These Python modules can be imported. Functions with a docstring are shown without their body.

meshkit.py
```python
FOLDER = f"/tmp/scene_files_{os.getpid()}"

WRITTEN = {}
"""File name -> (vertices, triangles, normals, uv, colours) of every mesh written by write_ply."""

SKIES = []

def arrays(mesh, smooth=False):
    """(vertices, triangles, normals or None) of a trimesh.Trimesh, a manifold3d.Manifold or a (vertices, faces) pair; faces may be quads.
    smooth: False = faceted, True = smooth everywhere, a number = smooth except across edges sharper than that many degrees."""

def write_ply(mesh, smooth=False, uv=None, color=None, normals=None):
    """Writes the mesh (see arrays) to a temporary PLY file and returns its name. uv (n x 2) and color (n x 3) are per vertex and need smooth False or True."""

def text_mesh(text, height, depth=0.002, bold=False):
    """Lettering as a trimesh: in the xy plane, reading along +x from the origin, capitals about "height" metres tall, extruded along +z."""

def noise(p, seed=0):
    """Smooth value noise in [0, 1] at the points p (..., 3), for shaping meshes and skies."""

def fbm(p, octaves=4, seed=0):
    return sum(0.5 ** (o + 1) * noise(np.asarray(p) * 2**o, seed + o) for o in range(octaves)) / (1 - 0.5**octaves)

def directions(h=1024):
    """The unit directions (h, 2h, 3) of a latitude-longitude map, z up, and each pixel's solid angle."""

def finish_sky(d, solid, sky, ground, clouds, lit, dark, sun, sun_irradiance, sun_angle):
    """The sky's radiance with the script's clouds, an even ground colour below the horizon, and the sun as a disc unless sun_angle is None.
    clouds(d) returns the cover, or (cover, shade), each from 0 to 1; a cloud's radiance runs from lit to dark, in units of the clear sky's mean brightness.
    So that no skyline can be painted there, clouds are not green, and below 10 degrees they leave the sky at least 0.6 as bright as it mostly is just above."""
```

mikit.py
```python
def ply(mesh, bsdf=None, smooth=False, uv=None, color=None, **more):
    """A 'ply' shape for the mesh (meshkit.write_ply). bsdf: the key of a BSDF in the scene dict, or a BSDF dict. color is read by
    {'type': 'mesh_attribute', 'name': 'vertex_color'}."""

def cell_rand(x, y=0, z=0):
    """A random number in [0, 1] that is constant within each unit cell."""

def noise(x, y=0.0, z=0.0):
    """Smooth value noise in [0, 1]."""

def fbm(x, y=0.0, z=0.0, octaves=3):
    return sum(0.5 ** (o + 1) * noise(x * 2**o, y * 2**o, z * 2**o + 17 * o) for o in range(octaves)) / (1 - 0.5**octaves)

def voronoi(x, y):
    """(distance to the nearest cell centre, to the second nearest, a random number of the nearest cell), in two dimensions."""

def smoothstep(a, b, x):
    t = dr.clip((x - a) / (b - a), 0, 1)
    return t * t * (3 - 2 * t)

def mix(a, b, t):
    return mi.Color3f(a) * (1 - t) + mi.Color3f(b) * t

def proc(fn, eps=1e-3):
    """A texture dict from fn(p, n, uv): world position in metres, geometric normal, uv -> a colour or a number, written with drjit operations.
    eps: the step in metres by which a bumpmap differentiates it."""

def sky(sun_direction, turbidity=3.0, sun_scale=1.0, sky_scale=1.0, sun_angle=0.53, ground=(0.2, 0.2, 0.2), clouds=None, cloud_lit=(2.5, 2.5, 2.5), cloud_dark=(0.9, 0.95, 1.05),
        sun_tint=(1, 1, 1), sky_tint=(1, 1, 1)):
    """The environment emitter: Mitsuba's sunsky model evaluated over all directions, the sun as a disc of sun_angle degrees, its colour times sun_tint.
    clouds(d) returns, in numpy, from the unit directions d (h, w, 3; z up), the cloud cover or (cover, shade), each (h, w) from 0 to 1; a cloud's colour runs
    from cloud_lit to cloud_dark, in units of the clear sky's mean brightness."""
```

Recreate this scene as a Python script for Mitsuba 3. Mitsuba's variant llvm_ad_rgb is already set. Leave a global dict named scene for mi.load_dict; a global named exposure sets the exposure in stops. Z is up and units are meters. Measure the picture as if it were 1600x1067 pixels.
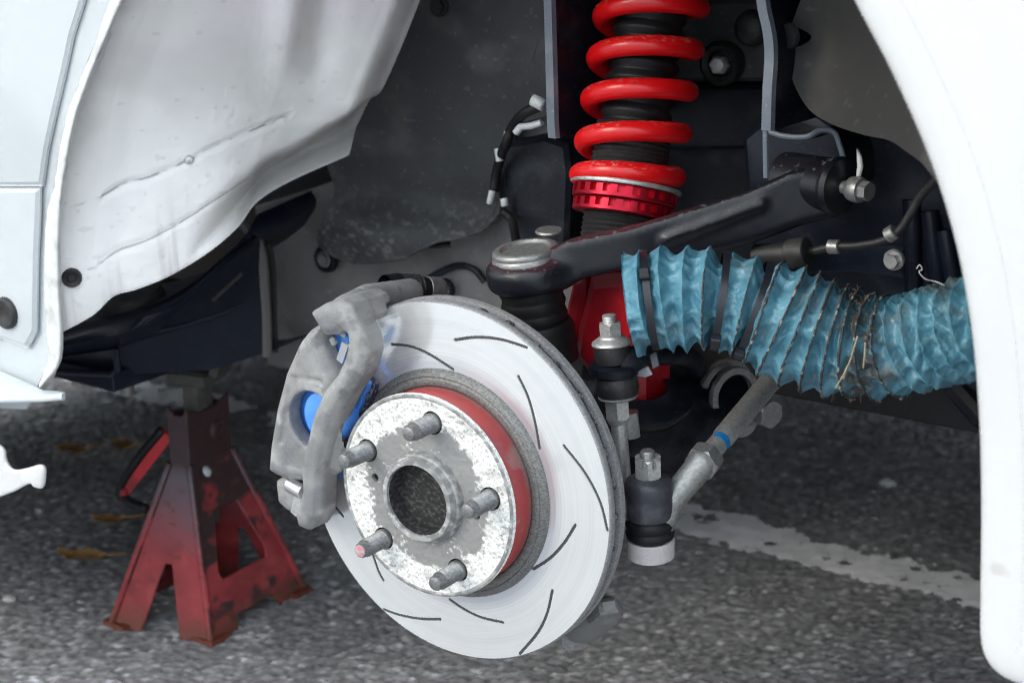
import math, numpy as np, trimesh, manifold3d as m3, mitsuba as mi, drjit as dr, mikit, meshkit
from mikit import proc, noise, fbm, voronoi, smoothstep, mix
from shapely.geometry import Polygon
from scipy.spatial import cKDTree
A = np.array
T4 = mi.ScalarTransform4f
scene, labels = {}, {}

# ------------------------------------------------------------------ camera, light
# x: towards the rear of the car, y: inboard, z: up; the brake disc face is y = 0, its axle at x = 0, z = .348
YAW, PITCH, HFOV = math.radians(33.92), math.radians(16.49), 36.0
EYE = A([.6753, -.9172, .7997])
FWD = A([-math.sin(YAW) * math.cos(PITCH), math.cos(YAW) * math.cos(PITCH), -math.sin(PITCH)])
scene['camera'] = {'type': 'thinlens', 'fov': HFOV, 'fov_axis': 'x', 'aperture_radius': .0036, 'focus_distance': 1.21, 'near_clip': .02, 'far_clip': 400.0,
                   'to_world': T4().look_at(EYE.tolist(), (EYE + FWD).tolist(), [0, 0, 1])}
scene['sky_light'] = mikit.sky([-.40, -.82, .50], turbidity=3, sun_scale=.11, sun_angle=26, clouds=lambda d: (np.ones(d.shape[:2]), (1 - np.clip(d[..., 2], 0, 1)) ** 2), sun_tint=(.88, 1.0, 1.22), cloud_lit=(2.45, 2.72, 2.96), cloud_dark=(1.35, 1.5, 1.62), ground=(.22, .22, .22))
exposure = 3.55

# ------------------------------------------------------------------ mesh helpers
RIGHT = A([math.cos(YAW), math.sin(YAW), 0]); UP = np.cross(RIGHT, FWD); FPX = 800 / math.tan(math.radians(HFOV / 2))
def at(px, py, x=None, y=None, z=None):
    """the point of the place that a measured direction meets at a known x, y or z (metres)"""
    v = FWD + RIGHT * ((px - 800) / FPX) + UP * ((533.5 - py) / FPX)
    t = (x - EYE[0]) / v[0] if x is not None else (y - EYE[1]) / v[1] if y is not None else (z - EYE[2]) / v[2]
    return EYE + t * v
def xz(pts, y): return A([at(*p, y=y)[[0, 2]] for p in pts])
def cat(*ms): return trimesh.util.concatenate([trimesh.Trimesh(A(m.vertices), A(m.faces), process=False) for m in ms])
def TM(v, f): return trimesh.Trimesh(A(v, float), A(f, int), process=False)
def norm(v): v = A(v, float); return v / np.linalg.norm(v)
def basis(axis):
    w = norm(axis); a = A([1, 0, 0]) if abs(w[0]) < .8 else A([0, 0, 1])
    u = norm(a - w * (a @ w)); return u, np.cross(w, u), w
def catmull(p, n=8):
    p = A(p, float); q = np.vstack([2 * p[0] - p[1], p, 2 * p[-1] - p[-2]]); out = []
    for i in range(1, len(q) - 2):
        for t in np.arange(n) / n:
            a, b, c, d = q[i - 1:i + 3]
            out.append(.5 * (2 * b + (c - a) * t + (2 * a - 5 * b + 4 * c - d) * t * t + (3 * b - a - 3 * c + d) * t ** 3))
    return A(out + [p[-1]])
def frames(P):
    t = np.gradient(P, axis=0); t /= np.linalg.norm(t, axis=1)[:, None]
    u = [basis(t[0])[0]]
    for i in range(1, len(P)):
        v = u[-1] - t[i] * (u[-1] @ t[i]); u.append(v / np.linalg.norm(v))
    u = A(u); return t, u, np.cross(t, u)
def tube(P, r, n=16, cap=True):
    P = A(P, float); r = np.broadcast_to(r, len(P)); t, u, w = frames(P)
    th = np.arange(n) / n * 2 * math.pi
    V = (P[:, None] + r[:, None, None] * (np.cos(th)[None, :, None] * u[:, None] + np.sin(th)[None, :, None] * w[:, None])).reshape(-1, 3)
    F = []
    for i in range(len(P) - 1):
        for j in range(n):
            a, b = i * n + j, i * n + (j + 1) % n; F += [[a, b, b + n], [a, b + n, a + n]]
    if cap:
        V = np.vstack([V, P[0], P[-1]]); k = len(V)
        for j in range(n): F += [[k - 2, (j + 1) % n, j], [k - 1, (len(P) - 1) * n + j, (len(P) - 1) * n + (j + 1) % n]]
    return TM(V, F)
def lathe(prof, o=(0, 0, 0), axis=(0, 0, 1), n=48, closed=False):
    """prof: (radius, height) rows, height along axis from o; run so that the outside lies to the right when going up"""
    prof = A(prof, float); u, v, w = basis(axis); th = np.arange(n) / n * 2 * math.pi
    if closed: prof = np.vstack([prof, prof[:1]])
    V = (A(o) + prof[:, None, 1:] * w + np.maximum(prof[:, None, :1], 1e-6) * (np.cos(th)[None, :, None] * u + np.sin(th)[None, :, None] * v)).reshape(-1, 3)
    i, j = np.meshgrid(np.arange(len(prof) - 1), np.arange(n), indexing='ij'); a = (i * n + j).ravel(); b = (i * n + (j + 1) % n).ravel()
    return TM(V, np.vstack([np.c_[a, b, b + n], np.c_[a, b + n, a + n]]))
def rod(p, q, r, n=20, bev=.0008, r2=None):
    p, q = A(p, float), A(q, float); L = np.linalg.norm(q - p); r2 = r if r2 is None else r2; b = min(bev, L / 3, r / 2)
    return lathe([(0, 0), (r - b, 0), (r, b), (r2, L - b), (r2 - b, L), (0, L)], p, q - p, n)
def hexnut(p, axis, r, h, hole=0, slots=0):
    """a hexagon nut or bolt head with chamfered corners"""
    u, v, w = basis(axis)
    c = m3.CrossSection.circle(r, 6).extrude(h) if True else 0
    cone = m3.Manifold.revolve(m3.CrossSection([[(0, 0), (r * .9, 0), (r * 1.02, h * .12), (r * 1.02, h * .88), (r * .9, h), (0, h)]]), 32)
    c = c ^ cone
    if hole: c = c - m3.Manifold.cylinder(h * 3, hole, hole, 24).translate([0, 0, -h])
    for k in range(slots): c = c - m3.Manifold.cube([r * 3, r * .34, h * .6], True).translate([0, 0, h * .85]).rotate([0, 0, 60 * k + 30])
    m = c.to_mesh(); V = m.vert_properties[:, :3]
    return TM(A(p) + V[:, :1] * u + V[:, 1:2] * v + V[:, 2:3] * w, m.tri_verts)
def thread(r, h0, h1, pitch=.00125, d=.0006):
    """profile of a threaded length"""
    out, h = [], h0
    while h < h1 - pitch * .6: out += [(r - d, h), (r, h + pitch * .5)]; h += pitch
    return out
def inset(poly, b):
    p = A(poly, float); a, c = np.roll(p, 1, 0), np.roll(p, -1, 0)
    d1, d2 = p - a, c - p; d1 /= np.linalg.norm(d1, axis=1)[:, None] + 1e-12; d2 /= np.linalg.norm(d2, axis=1)[:, None] + 1e-12
    n1, n2 = np.c_[-d1[:, 1], d1[:, 0]], np.c_[-d2[:, 1], d2[:, 0]]; m = n1 + n2
    m /= np.maximum((m * n1).sum(1), .5)[:, None]
    return p + b * m
def prism(poly, d0, d1, b=.001, holes=(), to=None, dent=None):
    """polygon (u, v) extruded over w = d0..d1 with bevelled rims; to maps (u, v, w) to the place (default x, z -> y = w)"""
    ccw = lambda q: A(q) if Polygon(q).exterior.is_ccw else A(q)[::-1]
    rings = [ccw(poly)] + [ccw(h)[::-1] for h in holes]
    ins = [inset(q, b) for q in rings]
    tv, tf = trimesh.creation.triangulate_polygon(Polygon(ins[0], [i for i in ins[1:]]), engine='earcut')
    tree = cKDTree(np.vstack(ins)); idx = tree.query(tv)[1]; tf = idx[tf]
    n = sum(map(len, rings)); R, I = np.vstack(rings), np.vstack(ins)
    V = np.vstack([np.c_[I, np.full(n, d0)], np.c_[R, np.full(n, d0 + b)], np.c_[R, np.full(n, d1 - b)], np.c_[I, np.full(n, d1)]]); F = []
    s = 0
    for q in rings:
        k = len(q)
        for lev in range(3):
            for j in range(k):
                a, c = lev * n + s + j, lev * n + s + (j + 1) % k; F += [[a, c, c + n], [a, c + n, a + n]]
        s += k
    F = np.vstack([F, tf[:, ::-1], tf + 3 * n])
    V = V if to is None else to(V)
    m = TM(V[:, [0, 2, 1]] if to is None else V, F); m.fix_normals(); return m
def plate(pts, y, th, b=.001, holes=(), bow=None):
    """sheet standing parallel to the car's side: outline at depth y, thickness th going inboard"""
    m = prism(xz(pts, y), 0, th, b, [xz(h, y) for h in holes])
    m.vertices[:, 1] += y
    return m
def box(lo, hi, b=.002):
    lo, hi = A(lo, float), A(hi, float)
    m = prism([(lo[0], lo[2]), (hi[0], lo[2]), (hi[0], hi[2]), (lo[0], hi[2])], lo[1], hi[1], b); return m
def bar(p, q, w, h, up=(0, 0, 1), b=.001):
    """a square bar from p to q, w across and h along up"""
    p, q = A(p, float), A(q, float); t = norm(q - p); s = norm(np.cross(up, t)); k = np.cross(t, s)
    return prism([(-w / 2, -h / 2), (w / 2, -h / 2), (w / 2, h / 2), (-w / 2, h / 2)], 0, np.linalg.norm(q - p), b, to=lambda V: p + V[:, :1] * s + V[:, 1:2] * k + V[:, 2:] * t)
def circle(c, r, n=24): th = np.arange(n) / n * 2 * math.pi; return np.c_[c[0] + r * np.cos(th), c[1] + r * np.sin(th)]
def man(v, f): return m3.Manifold(m3.Mesh(A(v, np.float32), A(f, np.uint32)))
def of_man(c): m = c.to_mesh(); return TM(m.vert_properties[:, :3], m.tri_verts)
def grid_surf(P, th=0.0, inward=None):
    """sheet through the points P (n, m, 3); with th a second skin at P + th * inward makes it solid"""
    n, m = P.shape[:2]; i, j = np.meshgrid(np.arange(n - 1), np.arange(m - 1), indexing='ij'); a = (i * m + j).ravel()
    F = np.vstack([np.c_[a, a + 1, a + m + 1], np.c_[a, a + m + 1, a + m]])
    V = P.reshape(-1, 3)
    if not th: return TM(V, F)
    N = n * m; rim = np.r_[np.arange(m), np.arange(1, n) * m + m - 1, (n - 1) * m + np.arange(m - 2, -1, -1), np.arange(n - 2, 0, -1) * m]
    r2 = np.roll(rim, -1); W = V + th * A(inward)
    mesh = TM(np.vstack([V, W]), np.vstack([F, F[:, ::-1] + N, np.c_[rim, r2 + N, r2], np.c_[rim, rim + N, r2 + N]])); mesh.fix_normals(); return mesh
# ---- signed distances, for castings with soft fillets
def sd_cap(P, a, b, ra, rb):
    a, b = A(a, float), A(b, float); d = b - a; t = np.clip((P - a) @ d / (d @ d), 0, 1)
    return np.linalg.norm(P - a - t[:, None] * d, axis=1) - (ra + (rb - ra) * t)
def sd_poly2(Q, poly):
    p = A(poly, float); d = np.full(len(Q), 1e9); s = np.zeros(len(Q), bool)
    for a, b in zip(p, np.roll(p, -1, 0)):
        e = b - a; w = Q - a; t = np.clip(w @ e / (e @ e), 0, 1); d = np.minimum(d, np.linalg.norm(w - t[:, None] * e, axis=1))
        c = (a[1] <= Q[:, 1]) != (b[1] <= Q[:, 1]); x = a[0] + (Q[:, 1] - a[1]) * e[0] / (e[1] if abs(e[1]) > 1e-12 else 1e-12); s ^= c & (Q[:, 0] < x)
    return np.where(s, -d, d)
def sd_ext(P, poly, y0, y1, r):
    d2 = sd_poly2(P[:, [0, 2]], poly) + r; w = np.abs(P[:, 1] - (y0 + y1) / 2) - abs(y1 - y0) / 2 + r
    return np.minimum(np.maximum(d2, w), 0) + np.hypot(np.maximum(d2, 0), np.maximum(w, 0)) - r
def sd_cyl(P, a, b, r, e=.002):
    a, b = A(a, float), A(b, float); t = norm(b - a); h = (P - a) @ t; L = np.linalg.norm(b - a)
    d = np.linalg.norm(P - a - h[:, None] * t, axis=1) - r + e; w = np.abs(h - L / 2) - L / 2 + e
    return np.minimum(np.maximum(d, w), 0) + np.hypot(np.maximum(d, 0), np.maximum(w, 0)) - e
def sd_cham(P, poly, y0, y1, c, r=.0015):
    d2 = sd_poly2(P[:, [0, 2]], poly); f = y0 - P[:, 1]; return smax(smax(d2, np.maximum(f, P[:, 1] - y1), r), (d2 + f + c) * .7071, r)
def smin(a, b, k): h = np.maximum(k - np.abs(a - b), 0) / k; return np.minimum(a, b) - h * h * k / 4
def smax(a, b, k): return -smin(-a, -b, k)
def nets(f, lo, hi, h, rough=0, seed=1):
    lo, hi = A(lo, float), A(hi, float); ax = [np.arange(l, u + h, h) for l, u in zip(lo, hi)]
    G = np.stack(np.meshgrid(*ax, indexing='ij'), -1); V = f(G.reshape(-1, 3)).reshape(G.shape[:3])
    if rough: V = V + rough * (meshkit.fbm(G.reshape(-1, 3) * 110, 3, seed).reshape(V.shape) - .5)
    s = V < 0; c = A(V.shape) - 1; acc, cnt = np.zeros((*c, 3)), np.zeros(c)
    edges = []
    for a in range(3):
        o = [k for k in range(3) if k != a]; s0, s1 = np.take(s, range(c[a]), a), np.take(s, range(1, c[a] + 1), a); X = s0 != s1
        v0, v1 = np.take(V, range(c[a]), a), np.take(V, range(1, c[a] + 1), a)
        p = np.take(G, range(c[a]), a).copy(); p[..., a] += h * np.where(X, v0 / np.where(X, v0 - v1, 1), 0)
        for d0 in (0, 1):
            for d1 in (0, 1):
                sl = [slice(None)] * 3; sl[o[0]] = slice(d0, d0 + c[o[0]]); sl[o[1]] = slice(d1, d1 + c[o[1]]); sl = tuple(sl)
                acc += p[sl] * X[sl][..., None]; cnt += X[sl]
        edges.append((a, o, X, s0))
    act = cnt > 0; ids = np.full(c, -1); ids[act] = np.arange(act.sum()); F = []
    for a, o, X, s0 in edges:
        i = np.argwhere(X); i = i[(i[:, o[0]] > 0) & (i[:, o[1]] > 0) & (i[:, o[0]] < c[o[0]]) & (i[:, o[1]] < c[o[1]])]
        g = lambda d0, d1: ids[tuple((i - np.eye(3, dtype=int)[o[0]] * d0 - np.eye(3, dtype=int)[o[1]] * d1).T)]
        q = np.c_[g(1, 1), g(0, 1), g(0, 0), g(1, 0)]; flip = s0[tuple(i.T)] ^ (a == 1); q = np.where(flip[:, None], q, q[:, ::-1])
        F.append(q)
    F = np.vstack(F); return TM(acc[act] / cnt[act][:, None], np.vstack([F[:, :3], F[:, [0, 2, 3]]]))

# ------------------------------------------------------------------ scene helpers
def put(key, mesh, mat, smooth=35, **kw):
    """one entry of the scene; a taken key gets the next number"""
    k, n = key, 0
    while k in scene: n += 1; k = f'{key}_{n:03d}'
    scene[k] = mikit.ply(mesh, mat, smooth, **kw); return k
def tag(key, label=None, cat=None, group=None, kind=None):
    d = labels.setdefault(key, {})
    for n, v in (('label', label), ('category', cat), ('group', group), ('kind', kind)):
        if v: d[n] = v
    return key

# ------------------------------------------------------------------ materials
def rgb(c): return {'type': 'rgb', 'value': [float(x) for x in (c if np.ndim(c) else (c, c, c))]}
def mat(name, base, rough=.5, metal=0.0, bump=None, bscale=1.0, eps=5e-4, **kw):
    base = proc(base) if callable(base) else base if isinstance(base, dict) else rgb(base)
    rough = proc(rough) if callable(rough) else float(rough)
    b = {'type': 'principled', 'base_color': base, 'roughness': rough, 'metallic': float(metal), **kw}
    if bump: b = {'type': 'bumpmap', 'tex': proc(bump, eps), 'scale': float(bscale), 'bsdf': b}
    scene[name] = {'type': 'twosided', 'bsdf': b}
def N3(p, s, o=3): return fbm(p.x * s + 31, p.y * s + 17, p.z * s + 53, o)

mat('mat_white_paint', lambda p, n, uv: mix(mix((.56, .56, .56), (.52, .52, .525), smoothstep(.4, .7, N3(p, 5, 3))), (.40, .385, .35), smoothstep(.64, .76, N3(p, 45, 4)) * smoothstep(.52, .38, p.z) * smoothstep(.50, .44, p.x) * .7), .28, clearcoat=.6, clearcoat_gloss=.9)
mat('mat_panel_white', lambda p, n, uv: mix((.485, .515, .53), (.42, .445, .46), smoothstep(.45, .75, N3(p, 9))), .35, clearcoat=.3, clearcoat_gloss=.8)
mat('mat_front_white', lambda p, n, uv: mix((.47, .495, .51), (.42, .445, .46), smoothstep(.45, .75, N3(p, 12))), .32, clearcoat=.4, clearcoat_gloss=.85)
mat('mat_sealer', lambda p, n, uv: mix((.54, .54, .53), (.40, .40, .39), smoothstep(.5, .8, N3(p, 60))), .55, bump=lambda p, n, uv: N3(p, 140), bscale=.0012)
def liner_col(p, n, uv):
    c = mix((.86, .845, .825), (.76, .745, .73), smoothstep(.4, .7, N3(p, 14, 4)))
    c = mix(c, (.86, .78, .81), smoothstep(.62, .74, p.z) * smoothstep(.4, .6, N3(p, 8)) * .7)
    t, q = uv.x, uv.y                                             # along the panel from the flange inwards, and up
    streak = smoothstep(.55, .75, fbm(p.x * 90 + p.y * 60, p.z * 7, 3.0, 3)) * smoothstep(.56, .46, p.z)
    c = mix(c, (.30, .29, .28), streak * .35 + smoothstep(.74, .80, N3(p, 120, 2)) * .15)
    w = .02 * dr.sin(t * 9); g = N3(p, 70, 3)
    for a, d in ((.30, .6), (.14, .5)): c = mix(c, (.16, .155, .15), smoothstep(.0055, .001, dr.abs(q - a + w)) * smoothstep(.36, .58, g) * smoothstep(.74, .66, t) * smoothstep(.02, .12, t) * d)
    edge_shade = smoothstep(.45, .66, t) * smoothstep(.27, .12, q - .10 * smoothstep(.75, 1.0, t) + (N3(p, 30, 3) - .5) * .12)  # shade of the rolled-under edge and the two ends, painted into the colour
    edge_shade = dr.maximum(edge_shade * .8, smoothstep(.86, 1.0, t + (N3(p, 25, 3) - .5) * .08) * .75)
    edge_shade = dr.maximum(edge_shade, smoothstep(.10, .0, t + (N3(p, 20, 3) - .5) * .08) * smoothstep(.1, .4, q) * .45)
    return mix(c, mix((.20, .20, .195), (.33, .325, .31), N3(p, 45, 3)), edge_shade)
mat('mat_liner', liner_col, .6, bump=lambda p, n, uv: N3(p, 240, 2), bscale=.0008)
def dark_dust(base, dust, amt, s=40):
    return lambda p, n, uv: mix(base, dust, smoothstep(.48, .8, N3(p, s, 4)) * amt + smoothstep(.72, .8, N3(p, s * 9, 2)) * amt * .8)
mat('mat_black_paint', dark_dust((.006, .008, .013), (.05, .054, .062), .3), .42, specular=.25)
mat('mat_navy_paint', dark_dust((.007, .011, .022), (.04, .045, .055), .25, 30), .36, specular=.35)
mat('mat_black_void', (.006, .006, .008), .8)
mat('mat_liner_plastic', lambda p, n, uv: mix(dark_dust((.045, .046, .049), (.12, .118, .112), .55, 22)(p, n, uv), (.20, .195, .18), smoothstep(.50, .80, N3(p, 170, 3)) * smoothstep(.52, .44, p.z) * .55), .62, bump=lambda p, n, uv: N3(p, 90, 3), bscale=.002)
mat('mat_rear_liner', dark_dust((.030, .0295, .029), (.065, .063, .058), .6, 14), .65)
mat('mat_rail', dark_dust((.135, .132, .130), (.23, .225, .217), .6, 18), .6, bump=lambda p, n, uv: N3(p, 200, 2), bscale=.0008)
mat('mat_bushing', dark_dust((.03, .03, .03), (.075, .072, .068), .7, 40), .6)
mat('mat_barrel', dark_dust((.045, .048, .058), (.12, .12, .125), .6, 70), .42, .3)
mat('mat_edge_grey', dark_dust((.11, .13, .16), (.22, .23, .25), .6, 30), .5)
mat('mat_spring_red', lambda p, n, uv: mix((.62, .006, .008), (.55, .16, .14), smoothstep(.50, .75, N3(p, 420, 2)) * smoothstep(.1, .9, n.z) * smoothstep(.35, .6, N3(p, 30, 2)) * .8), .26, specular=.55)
mat('mat_anodised', lambda p, n, uv: mix((.52, .012, .035), (.34, .008, .022), smoothstep(.4, .7, N3(p, 60))), .32, .75)
mat('mat_fork_red', lambda p, n, uv: mix((.42, .010, .018), (.22, .006, .012), smoothstep(.35, .7, N3(p, 20))), .35, specular=.5)
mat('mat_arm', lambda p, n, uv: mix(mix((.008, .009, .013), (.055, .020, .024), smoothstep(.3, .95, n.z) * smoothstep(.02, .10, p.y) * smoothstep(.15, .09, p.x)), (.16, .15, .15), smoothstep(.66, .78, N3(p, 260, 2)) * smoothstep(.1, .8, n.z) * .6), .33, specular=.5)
mat('mat_rubber', dark_dust((.014, .014, .015), (.06, .058, .055), .4, 60), .55)
mat('mat_boot', dark_dust((.007, .007, .008), (.03, .03, .03), .3, 60), .5, specular=.3)
def cast_col(p, n, uv):
    c = mix((.185, .185, .19), (.275, .27, .262), smoothstep(.35, .65, N3(p, 38, 3)))
    c = mix(c, (.115, .115, .13), smoothstep(.55, .75, N3(p, 90, 3)) * .5)
    return mix(c, (.50, .50, .49), smoothstep(.45, .80, N3(p, 900, 2)) * .14 + smoothstep(.60, .76, N3(p, 60, 4)) * .4)
mat('mat_cast', cast_col, .6, .25, bump=lambda p, n, uv: N3(p, 620, 3), bscale=.0004)
mat('mat_zinc', lambda p, n, uv: mix((.58, .58, .57), (.45, .445, .43), smoothstep(.25, .75, N3(p, 520, 3))), .40, .65)
mat('mat_zinc_dark', lambda p, n, uv: mix((.33, .33, .325), (.24, .24, .235), smoothstep(.25, .75, N3(p, 480, 3))), .42, .65)
mat('mat_chrome', (.80, .80, .81), .16, 1.0)
def disc_col(p, n, uv):
    r = dr.sqrt(dr.square(p.x) + dr.square(p.z - .348))
    c = mix((.88, .885, .878), (.755, .762, .762), noise(r * 1300, 2, 3) * .45 + noise(r * 260, 5, 1) * .25 + N3(p, 22) * .35)
    return mix(c, (.50, .50, .56), smoothstep(.106, .094, r + (noise(r * 900, 7, 2) - .5) * .004) * .6)
mat('mat_disc_face', disc_col, .16, .66, bump=lambda p, n, uv: noise(dr.sqrt(dr.square(p.x) + dr.square(p.z - .348)) * 2200, 1, 1), bscale=.00006)
mat('mat_disc_rim', lambda p, n, uv: mix((.36, .355, .36), (.25, .25, .255), smoothstep(.3, .7, N3(p, 800, 2))), .55, .4)
mat('mat_disc_core', lambda p, n, uv: mix((.030, .030, .033), (.20, .195, .20), smoothstep(.58, .68, N3(p, 520, 2))), .8, bump=lambda p, n, uv: N3(p, 500, 2), bscale=.003)
mat('mat_slot', (.045, .047, .05), .7)
mat('mat_disc_vane', lambda p, n, uv: mix((.035, .035, .038), (.20, .20, .20), smoothstep(.42, .66, N3(p, 520, 2))), .8)
mat('mat_hat_fillet', lambda p, n, uv: mix((.20, .20, .195), (.12, .12, .115), smoothstep(.3, .7, N3(p, 900, 2))), .55, .35)
mat('mat_hat_red', lambda p, n, uv: mix(mix((.31, .040, .038), (.24, .032, .04), smoothstep(.3, .7, N3(p, 26))), (.22, .17, .16), smoothstep(.55, .75, N3(p, 70, 4)) * .5 + smoothstep(-.012, -.004, p.y) * .45), .5)
def hat_col(p, n, uv):
    x, z = p.x, p.z - .348; r = dr.sqrt(x * x + z * z)
    ring = smoothstep(.050, .066, r) * .24 - smoothstep(.062, .050, r) * .12
    k = N3(p, 60, 4) * .55 + N3(p, 300, 3) * .45 + ring
    c = mix((.27, .27, .265), (.20, .20, .198), N3(p, 330, 2))
    c = mix(c, (.46, .46, .445), smoothstep(.49, .58, k))
    c = mix(c, mix((.80, .80, .77), (.62, .62, .59), smoothstep(.3, .7, N3(p, 420, 3))), smoothstep(.55, .62, k))
    return mix(c, (.24, .23, .215), smoothstep(.58, .70, N3(p, 520, 3)) * .55 + smoothstep(.56, .70, N3(p, 95, 4)) * .35)
mat('mat_hat', hat_col, .7, .12, bump=lambda p, n, uv: smoothstep(.45, .6, N3(p, 60, 4) * .55 + N3(p, 260, 3) * .45), bscale=.0004)
mat('mat_hub', lambda p, n, uv: mix(mix((.20, .20, .198), (.34, .34, .335), smoothstep(.4, .65, N3(p, 160, 3))), (.60, .60, .58), smoothstep(.58, .74, N3(p, 230, 4)) * .7), .6, .3)
mat('mat_bore', lambda p, n, uv: mix((.012, .012, .012), (.06, .058, .056), smoothstep(.40, .85, N3(p, 420, 4))), .8)
mat('mat_stud', lambda p, n, uv: mix((.17, .172, .175), (.25, .25, .245), smoothstep(.3, .7, N3(p, 700, 2))), .42, .65)
mat('mat_red_mark', lambda p, n, uv: mix((.42, .16, .18), (.38, .33, .33), smoothstep(.35, .65, N3(p, 500, 2))), .6)
mat('mat_pad_blue', lambda p, n, uv: mix((.055, .19, .62), (.08, .26, .70), smoothstep(.3, .7, N3(p, 40))), .42, specular=.4)
mat('mat_friction', lambda p, n, uv: mix((.02, .025, .05), (.12, .12, .16), smoothstep(.5, .65, N3(p, 420, 2))), .8)
HSTAIN = at(1354, 520, y=.08).tolist()
def hose_col(p, n, uv):
    c = mix((.060, .182, .245), (.108, .262, .335), smoothstep(.35, .7, N3(p, 70, 3)))
    dirt = smoothstep(.20, .31, p.x) * .55
    c = mix(c, (.10, .13, .14), smoothstep(.56 - .22 * dirt, .78, N3(p, 45, 4)) * (.45 + dirt))
    q = (p.x - HSTAIN[0]) * RIGHT[0] + (p.y - HSTAIN[1]) * RIGHT[1]
    c = mix(c, (.045, .036, .028), dr.exp(-dr.square((q + (N3(p, 60, 3) - .5) * .02) / .011)) * smoothstep(.30, .55, N3(p, 150, 3)) * .9)
    return mix(c, (.17, .18, .17), smoothstep(.52, .56, p.z) * smoothstep(.42, .62, N3(p, 60)) * smoothstep(.22, .34, p.x) * .8)
mat('mat_hose', hose_col, .40, bump=lambda p, n, uv: N3(p, 500, 2) * .3 + N3(p, 150, 3), bscale=.0025, specular=.55)
mat('mat_hose_wire', lambda p, n, uv: mix((.035, .03, .028), (.26, .24, .22), smoothstep(.55, .75, N3(p, 260, 3))), .6)
mat('mat_tie', (.012, .013, .018), .35)
mat('mat_straw', lambda p, n, uv: mix((.20, .15, .09), (.45, .38, .27), N3(p, 300, 2)), .8)
mat('mat_fluff', lambda p, n, uv: mix((.035, .028, .022), (.15, .12, .09), N3(p, 300, 2)), .9)
mat('mat_blue_mark', (.01, .17, .42), .5)
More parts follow.
